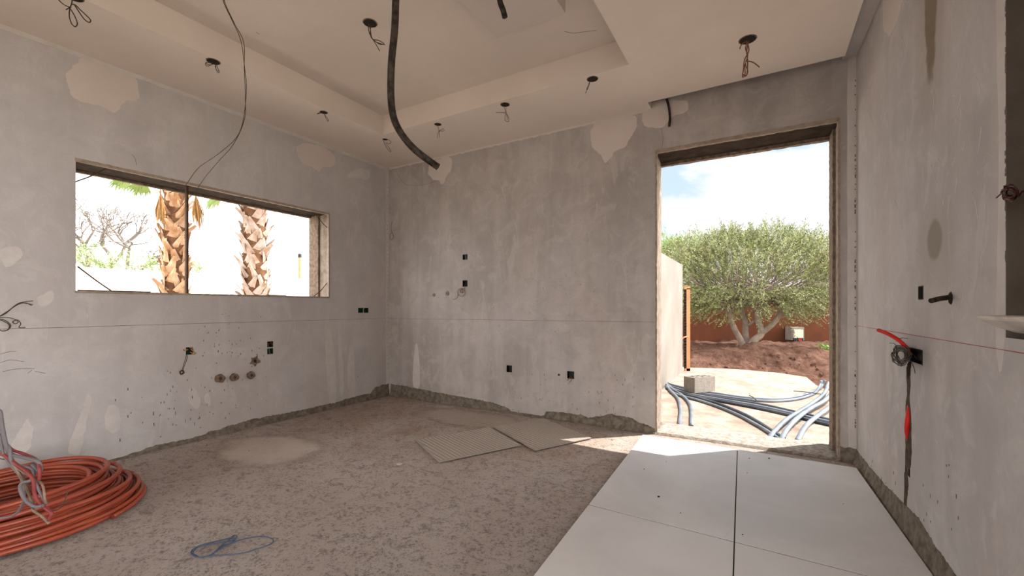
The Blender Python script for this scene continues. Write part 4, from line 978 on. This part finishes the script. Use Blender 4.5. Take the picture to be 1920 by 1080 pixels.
# ================================================================ vegetation
def leafmesh(name, twigs, mats, parent, L=.06, W=.012, per=20, seed=1, droop=.0, probs=(.5, .5), twl=.35):
    """twigs: list of (start, dir, length)"""
    rd = random.Random(seed); vs = []; fs = []; mi = []
    for (p, d, l) in twigs:
        d = d.normalized(); s = d.cross(Vector((rd.uniform(-1, 1), rd.uniform(-1, 1), rd.uniform(-1, 1)))).normalized(); t = d.cross(s)
        k = 0 if rd.random() < probs[0] else 1
        for i in range(per):
            f = (i+rd.random())/per; b = p+d*l*f+Vector((0, 0, -droop*f*f*l)); a = rd.uniform(0, 6.28)
            o_ = s*math.cos(a)+t*math.sin(a); ld = (d*.8+o_*.75).normalized(); wd_ = ld.cross(Vector((rd.uniform(-1, 1), rd.uniform(-1, 1), rd.uniform(-1, 1)))).normalized()*W*rd.uniform(.7, 1.2)
            le = L*rd.uniform(.7, 1.2); n = len(vs)
            vs += [b, b+ld*le*.5+wd_, b+ld*le, b+ld*le*.5-wd_]; fs.append((n, n+1, n+2, n+3)); mi.append(k if rd.random() < .8 else 1-k)
    return quads(name, vs, fs, mats, mi, parent)
TD = 11.0
tb = P(1402, 660, TD); tree = empty('olive_tree', (tb.x, TD, -.05), 'silvery green olive tree with several bare leaning trunks in front of the terracotta wall', 'tree')
def tr(q): return [P(x, y, TD+dd)-Vector(tree.location) for x, y, dd in q]
bm = bmesh.new(); rt_ = lambda a, b: (lambda t: a+(b-a)*t)
bm2 = bmesh.new()
trunks = [([(1402,664,0),(1390,640,0),(1375,612,-.1),(1366,585,-.2),(1346,566,-.3),(1320,545,-.4),(1295,520,-.5)], .085, .03), ([(1403,662,0),(1398,630,.1),(1397,605,.1),(1392,590,.2),(1390,560,.3),(1385,520,.4),(1378,480,.4)], .085, .03),
    ([(1404,662,0),(1412,640,-.1),(1428,624,-.1),(1420,600,-.1),(1418,585,-.1),(1429,560,-.1),(1440,520,-.2),(1446,480,-.2)], .10, .03), ([(1428,624,-.1),(1446,610,-.2),(1458,596,-.3),(1470,578,-.4),(1490,560,-.5),(1520,530,-.5)], .075, .03),
    ([(1397,612,.1),(1412,604,0),(1426,590,-.1)], .045, .03), ([(1458,596,-.3),(1480,590,-.4),(1505,582,-.5)], .035, .02), ([(1368,590,-.1),(1376,575,0),(1382,555,.1)], .04, .02)]
for q, ra, rb_ in trunks:
    bm = bmesh.new(); tube(bm, tr(q), rt_(ra, rb_), 9, 6); obj('trunk', bm, M_bark, tree)
rd = random.Random(5); bm = bmesh.new()
cc = P(1408, 520, TD)-Vector(tree.location)
twigs = []
for i in range(4600):
    th = rd.uniform(0, 2*PI); ph = math.acos(rd.uniform(-.92, 1)); rr = rd.uniform(.35, 1)**.45
    e = Vector((math.sin(ph)*math.cos(th)*2.65, math.sin(ph)*math.sin(th)*1.6, math.cos(ph)*(1.22 if math.cos(ph) > 0 else 1.30)))*rr
    if e.z < -.75 and abs(e.x) < 1.2 and rd.random() < .55: e.z *= .6
    # lumpy outline
    e *= .90+.22*noise.noise(Vector((e.x*1.2, e.y*1.2, e.z*1.2+4)))
    d = Vector((e.x*.35, e.y*.35, .65+.4*rd.random()))+Vector((rd.uniform(-.5, .5), rd.uniform(-.5, .5), rd.uniform(-.35, .3)))
    if e.z < -.2: d = Vector((e.x*.5, e.y*.5, rd.uniform(-.6, .4)))
    twigs.append((cc+e, d, rd.uniform(.25, .48)))
for i in range(170):
    x = rd.uniform(-2.5, 2.5); y = rd.uniform(-1.2, 1.2); z = 1.12*math.sqrt(max(.02, 1-(x/2.75)**2-(y/1.7)**2))*rd.uniform(.8, 1.0)
    b = cc+Vector((x, y, z)); d = Vector((rd.uniform(-.35, .35), rd.uniform(-.2, .2), 1)); l = rd.uniform(.3, .62)
    twigs.append((b, d, l)); twigs.append((b, d+Vector((rd.uniform(-.3, .3), 0, 0)), l*.7))
leafmesh('foliage', twigs, [M_leafA, M_leafB], tree, .062, .0085, 22, 2, .15, (.5, .5))
bm = bmesh.new()
for i in range(240):
    p, d, l = rd.choice(twigs); a = cc+Vector((rd.uniform(-.9, .9), rd.uniform(-.6, .6), -.5)); m_ = a.lerp(p, .5)+Vector((0, 0, -.12)); tube(bm, [a, m_, p, p+d.normalized()*l*.8], rt_(.016, .003), 4, 3, cap=False)
obj('branches', bm, M_bark, tree)
# greener shrub behind on the left, another on the right behind the jamb
def shrub(name, px, d, w_, h0, h1, n, m, label, seed, cat='shrub'):
    rd = random.Random(seed); x = (px-CX)/F*d; o = empty(name, (x, d, -.1), label, cat); tw = []
    for i in range(n):
        th = rd.uniform(0, 2*PI); ph = math.acos(rd.uniform(-.8, 1)); rr = rd.uniform(.4, 1)**.45
        e = Vector((math.sin(ph)*math.cos(th)*w_, math.sin(ph)*math.sin(th)*w_*.8, math.cos(ph)*(h1-h0)/2))*rr; e *= .88+.25*noise.noise(e*1.5+Vector((seed, 0, 0)))
        tw.append((Vector((0, 0, (h0+h1)/2+.1))+e, Vector((e.x*.4, e.y*.4, .8))+Vector((rd.uniform(-.5, .5), rd.uniform(-.5, .5), 0)), rd.uniform(.2, .4)))
    leafmesh('foliage', tw, m, o, .07, .010, 18, seed, .1)
    bm = bmesh.new()
    for i in range(14):
        p = rd.choice(tw)[0]; tube(bm, [Vector((rd.uniform(-.1, .1), rd.uniform(-.1, .1), 0)), Vector((p.x*.3, p.y*.3, p.z*.5)), p], rt_(.03, .006), 5, 4)
    obj('stems', bm, M_bark, o); return o
shrub('garden_shrub', 1262, 15.2, 1.6, .1, 3.85, 1700, [M_leafC, M_leafC], 'bright green bushy shrub rising behind the cream garden wall', 4)
shrub('garden_shrub', 1575, 15.0, 1.2, .9, 3.0, 900, [M_leafA, M_leafB], 'olive green shrub behind the right door jamb', 8)
p = P(1546, 664, 10.2); o = empty('weed', (p.x, p.y, .02), 'small bright green weed on the red soil at the right jamb', 'plant')
rd = random.Random(2); leafmesh('leaves', [(Vector((rd.uniform(-.12, .12), rd.uniform(-.1, .1), 0)), Vector((rd.uniform(-.3, .3), rd.uniform(-.3, .3), 1)), rd.uniform(.1, .26)) for i in range(24)], [M_leafC, M_leafC], o, .07, .02, 7, 1)

# palms outside the window
def palm(px, d, r0, z_top, label, boot, seed, lean=0.):
    rd = random.Random(seed); x = (px-CX)/F*d; o = empty('palm_tree', (x, d, -.34), label, 'palm tree', 'palm trees outside the window'); H = z_top+.34
    bm = bmesh.new(); tube(bm, [Vector((lean*(t-.4), 0, H*t)) for t in (0, .25, .5, .75, 1)], lambda t: r0*(1.02-.18*t), 20, 8); obj('trunk', bm, M_palmt, o)
    bm = bmesh.new(); z = .4; k = 0
    while z < H+.05:
        for j in range(7):
            a = k*.45+j*2*PI/7+rd.uniform(-.12, .12); zz = z+rd.uniform(-.05, .05); sg = 1 if (k+j) % 2 else -1
            r = r0*(1.0-.18*zz/H); rad = Vector((math.cos(a), math.sin(a), 0)); tan = Vector((-math.sin(a), math.cos(a), 0)); up = Vector((0, 0, 1))
            L = rd.uniform(.16, .27); w0, w1 = rd.uniform(.05, .085), rd.uniform(.018, .035); out = rd.uniform(.03, .09) if rd.random() < .8 else .14; sk = sg*rd.uniform(.35, .8)
            c = Vector((lean*(zz/H-.4), 0, zz)); b0 = c+rad*(r*.93); tip = c+(rad*(r+.02)+tan*sk*L*.7).normalized()*(r+out)+up*L; mid = c+(rad*r+tan*sk*L*.36).normalized()*(r+out*.35)+up*L*.5
            th = .018
            sec = [(b0, w0, th), (mid, (w0+w1)*.5, th*.9), (tip, w1, th*.6)]; rings = []
            for (q, ww, tt) in sec:
                s = (tan-up*sk*.5).normalized()
                rings.append([bm.verts.new(v) for v in (q-s*ww, q+rad*tt, q+s*ww, q-rad*tt)])
            for u_, v_ in zip(rings, rings[1:]):
                for i in range(4): bm.faces.new((u_[i], u_[(i+1) % 4], v_[(i+1) % 4], v_[i]))
            bm.faces.new(rings[-1])
        z += .135; k += 1
    bmesh.ops.recalc_face_normals(bm, faces=bm.faces); obj('leaf_bases', bm, boot, o)
    def frond(a, el, L, m, nm, z0=H+.05, spread=1., R=.5, pos=None, droopy=.3):
        bm = bmesh.new(); rad = Vector((math.cos(a), math.sin(a), 0)); b = (Vector((lean*.6, 0, z0))+rad*r0*.7) if pos is None else pos
        dd = rad*math.cos(el)+Vector((0, 0, math.sin(el))); tip = b+dd*L+Vector((0, 0, -droopy*L*.4)); tube(bm, [b, b+dd*L*.5, tip], .012, 5, 4)
        ax = (tip-(b+dd*L*.5)).normalized(); s = ax.cross(Vector((0, 0, 1)));
        if s.length < .1: s = Vector((-math.sin(a), math.cos(a), 0))
        s.normalize(); nrm = s.cross(ax); n = 22
        for i in range(n):
            q = (i/(n-1)-.5)*2*spread; ld = (ax*math.cos(q)+s*math.sin(q)).normalized(); l = R*rd.uniform(.85, 1.1)
            wv_ = ld.cross(nrm).normalized()*.014; g = [tip-wv_*.5, tip+ld*l*.5-wv_+nrm*.01, tip+ld*l*.8-wv_*.7+Vector((0, 0, -.05*droopy)), tip+ld*l+Vector((0, 0, -.15*l-.3*droopy*l)), tip+ld*l*.8+wv_*.7+Vector((0, 0, -.05*droopy)), tip+ld*l*.5+wv_+nrm*.01, tip+wv_*.5]
            bm.faces.new([bm.verts.new(v) for v in g])
        obj(nm, bm, m, o)
    for i in range(16): frond(i*2.4+rd.uniform(-.2, .2), rd.uniform(.1, 1.2), rd.uniform(.5, .75), M_frond, 'frond', spread=1.15, R=rd.uniform(.35, .5))
    return o, frond
p1, fr1 = palm(328, 7.7, .185, 3.75, 'palm trunk left of the window bar with two dead fronds hanging beside it', M_boot, 1, .02)
p2, fr2 = palm(479, 7.9, .205, 4.1, 'thicker greyish palm trunk right of the window bar', M_boot2, 2, -.06)
for (px, py, dd) in ((301, 362, -.28), (367, 366, -.10)):
    b = P(px, py, 7.7+dd)-Vector(p1.location); bm = bmesh.new(); rd = random.Random(px)
    c0_ = b+Vector((0, 0, .20)); q0 = Vector((0, 0, b.z+.25)); tube(bm, [q0, (q0+c0_)/2+Vector((0, 0, .12)), c0_, b], .011, 5, 4)
    for i in range(90):
        a = rd.uniform(0, 6.28); k = rd.uniform(.01, .085) ; l = rd.uniform(.45, .70); e = b+Vector((math.cos(a)*k+(.07 if px > 340 else -.02), math.sin(a)*k, -l)); m_ = b.lerp(e, .55)+Vector((math.cos(a)*k*.5, math.sin(a)*k*.5, 0)); s = Vector((rd.uniform(-1, 1), rd.uniform(-1, 1), 0)).normalized()*.007
        bm.faces.new([bm.verts.new(v) for v in (b-s*.4, m_-s, e, m_+s, b+s*.4)])
    obj('dead_frond', bm, M_dead, p1)
for (px, py, dd, a) in ((285, 322, -.1, 2.8), (262, 316, .1, 3.1), (420, 345, 0, .2), (445, 352, -.2, 3.4)):
    b = P(px, py, 7.7+dd)-Vector((p1 if px < 400 else p2).location); (fr1 if px < 400 else fr2)(a, -.5, .25, M_frond, 'frond', pos=b, spread=.8, R=.32)
# boundary wall parallel to the window wall
D = 9.0
a_ = LW.w(-14, D, 0); b_ = LW.w(16, D, 0); zz = lambda p: p
garden_wall('wall_garden_pale', a_, b_, -.36, 1.93, 2.2, .2, M_pale)
# orange post beyond it, shrubs and a bare tree
def recurse(bm, p, d, L, r, lvl, rd, tips):
    q = p+d*L; m_ = (p+q)/2+Vector((rd.uniform(-1, 1), rd.uniform(-1, 1), rd.uniform(-.5, .5)))*L*.10
    tube(bm, [p, m_, q], lambda t: r*(1-.4*t), 5 if lvl > 2 else 3, 3, cap=False)
    if lvl == 0: tips.append((q, d)); return
    for i in range(3 if lvl > 1 else 4):
        nd = (d+Vector((rd.uniform(-1, 1), rd.uniform(-1, 1), rd.uniform(-.55, .6)))*.85).normalized(); recurse(bm, q if i else m_.lerp(q, .6), nd, L*rd.uniform(.62, .85), r*.58, lvl-1, rd, tips)
p = P(200, 500, 15.5); rd = random.Random(12); bt = empty('bare_tree', (p.x, p.y, -.34), 'pale almost leafless spreading tree beyond the garden wall seen in the window', 'tree'); bm = bmesh.new(); tips = []
for i in range(4): recurse(bm, Vector((0, 0, 2.0)), Vector(((i-1.5)*.75, rd.uniform(-.5, .5), 1.0)).normalized(), 1.15, .12, 5, rd, tips)
tube(bm, [Vector((0, 0, 0)), Vector((.05, 0, 1)), Vector((0, 0, 2.1))], .17, 8, 3); obj('branches', bm, M_twig, bt)
M_dust = mat('dusty leaf', (.52, .56, .36), .7, var=(.60, .62, .46), vs=2)
leafmesh('sparse_leaves', [(q, d, .25) for q, d in tips[::5]], [M_dust, M_dust], bt, .06, .012, 6, 3)
def fshrub(px, d, w_, h1, n, label, seed):
    o = shrub('far_shrub', px, d, w_, 1.2, h1, n, [M_dust, M_leafC], label, seed); return o
fshrub(162, 13.5, .75, 3.15, 320, 'pale green shrub behind the garden wall at the left edge of the window', 31)
fshrub(255, 14, 1.1, 2.85, 330, 'low dusty shrub behind the garden wall left of the palm', 32)
fshrub(368, 14, .45, 2.75, 120, 'small green shrub behind the garden wall between the palms', 33)
p = P(562, 520, 17); bm = bmesh.new(); bmesh.ops.create_cone(bm, cap_ends=True, segments=10, radius1=.05, radius2=.05, depth=3.5, matrix=Matrix.Translation((p.x, p.y, 1.37)))
o = tag(obj('marker_post', bm, M_orange), 'thin orange post beyond the garden wall at the right of the window', 'post')
bm = bmesh.new(); bmesh.ops.create_cone(bm, cap_ends=True, segments=10, radius1=.075, radius2=.06, depth=.14, matrix=Matrix.Translation((p.x, p.y, 3.19))); obj('cap', bm, M_black, o)
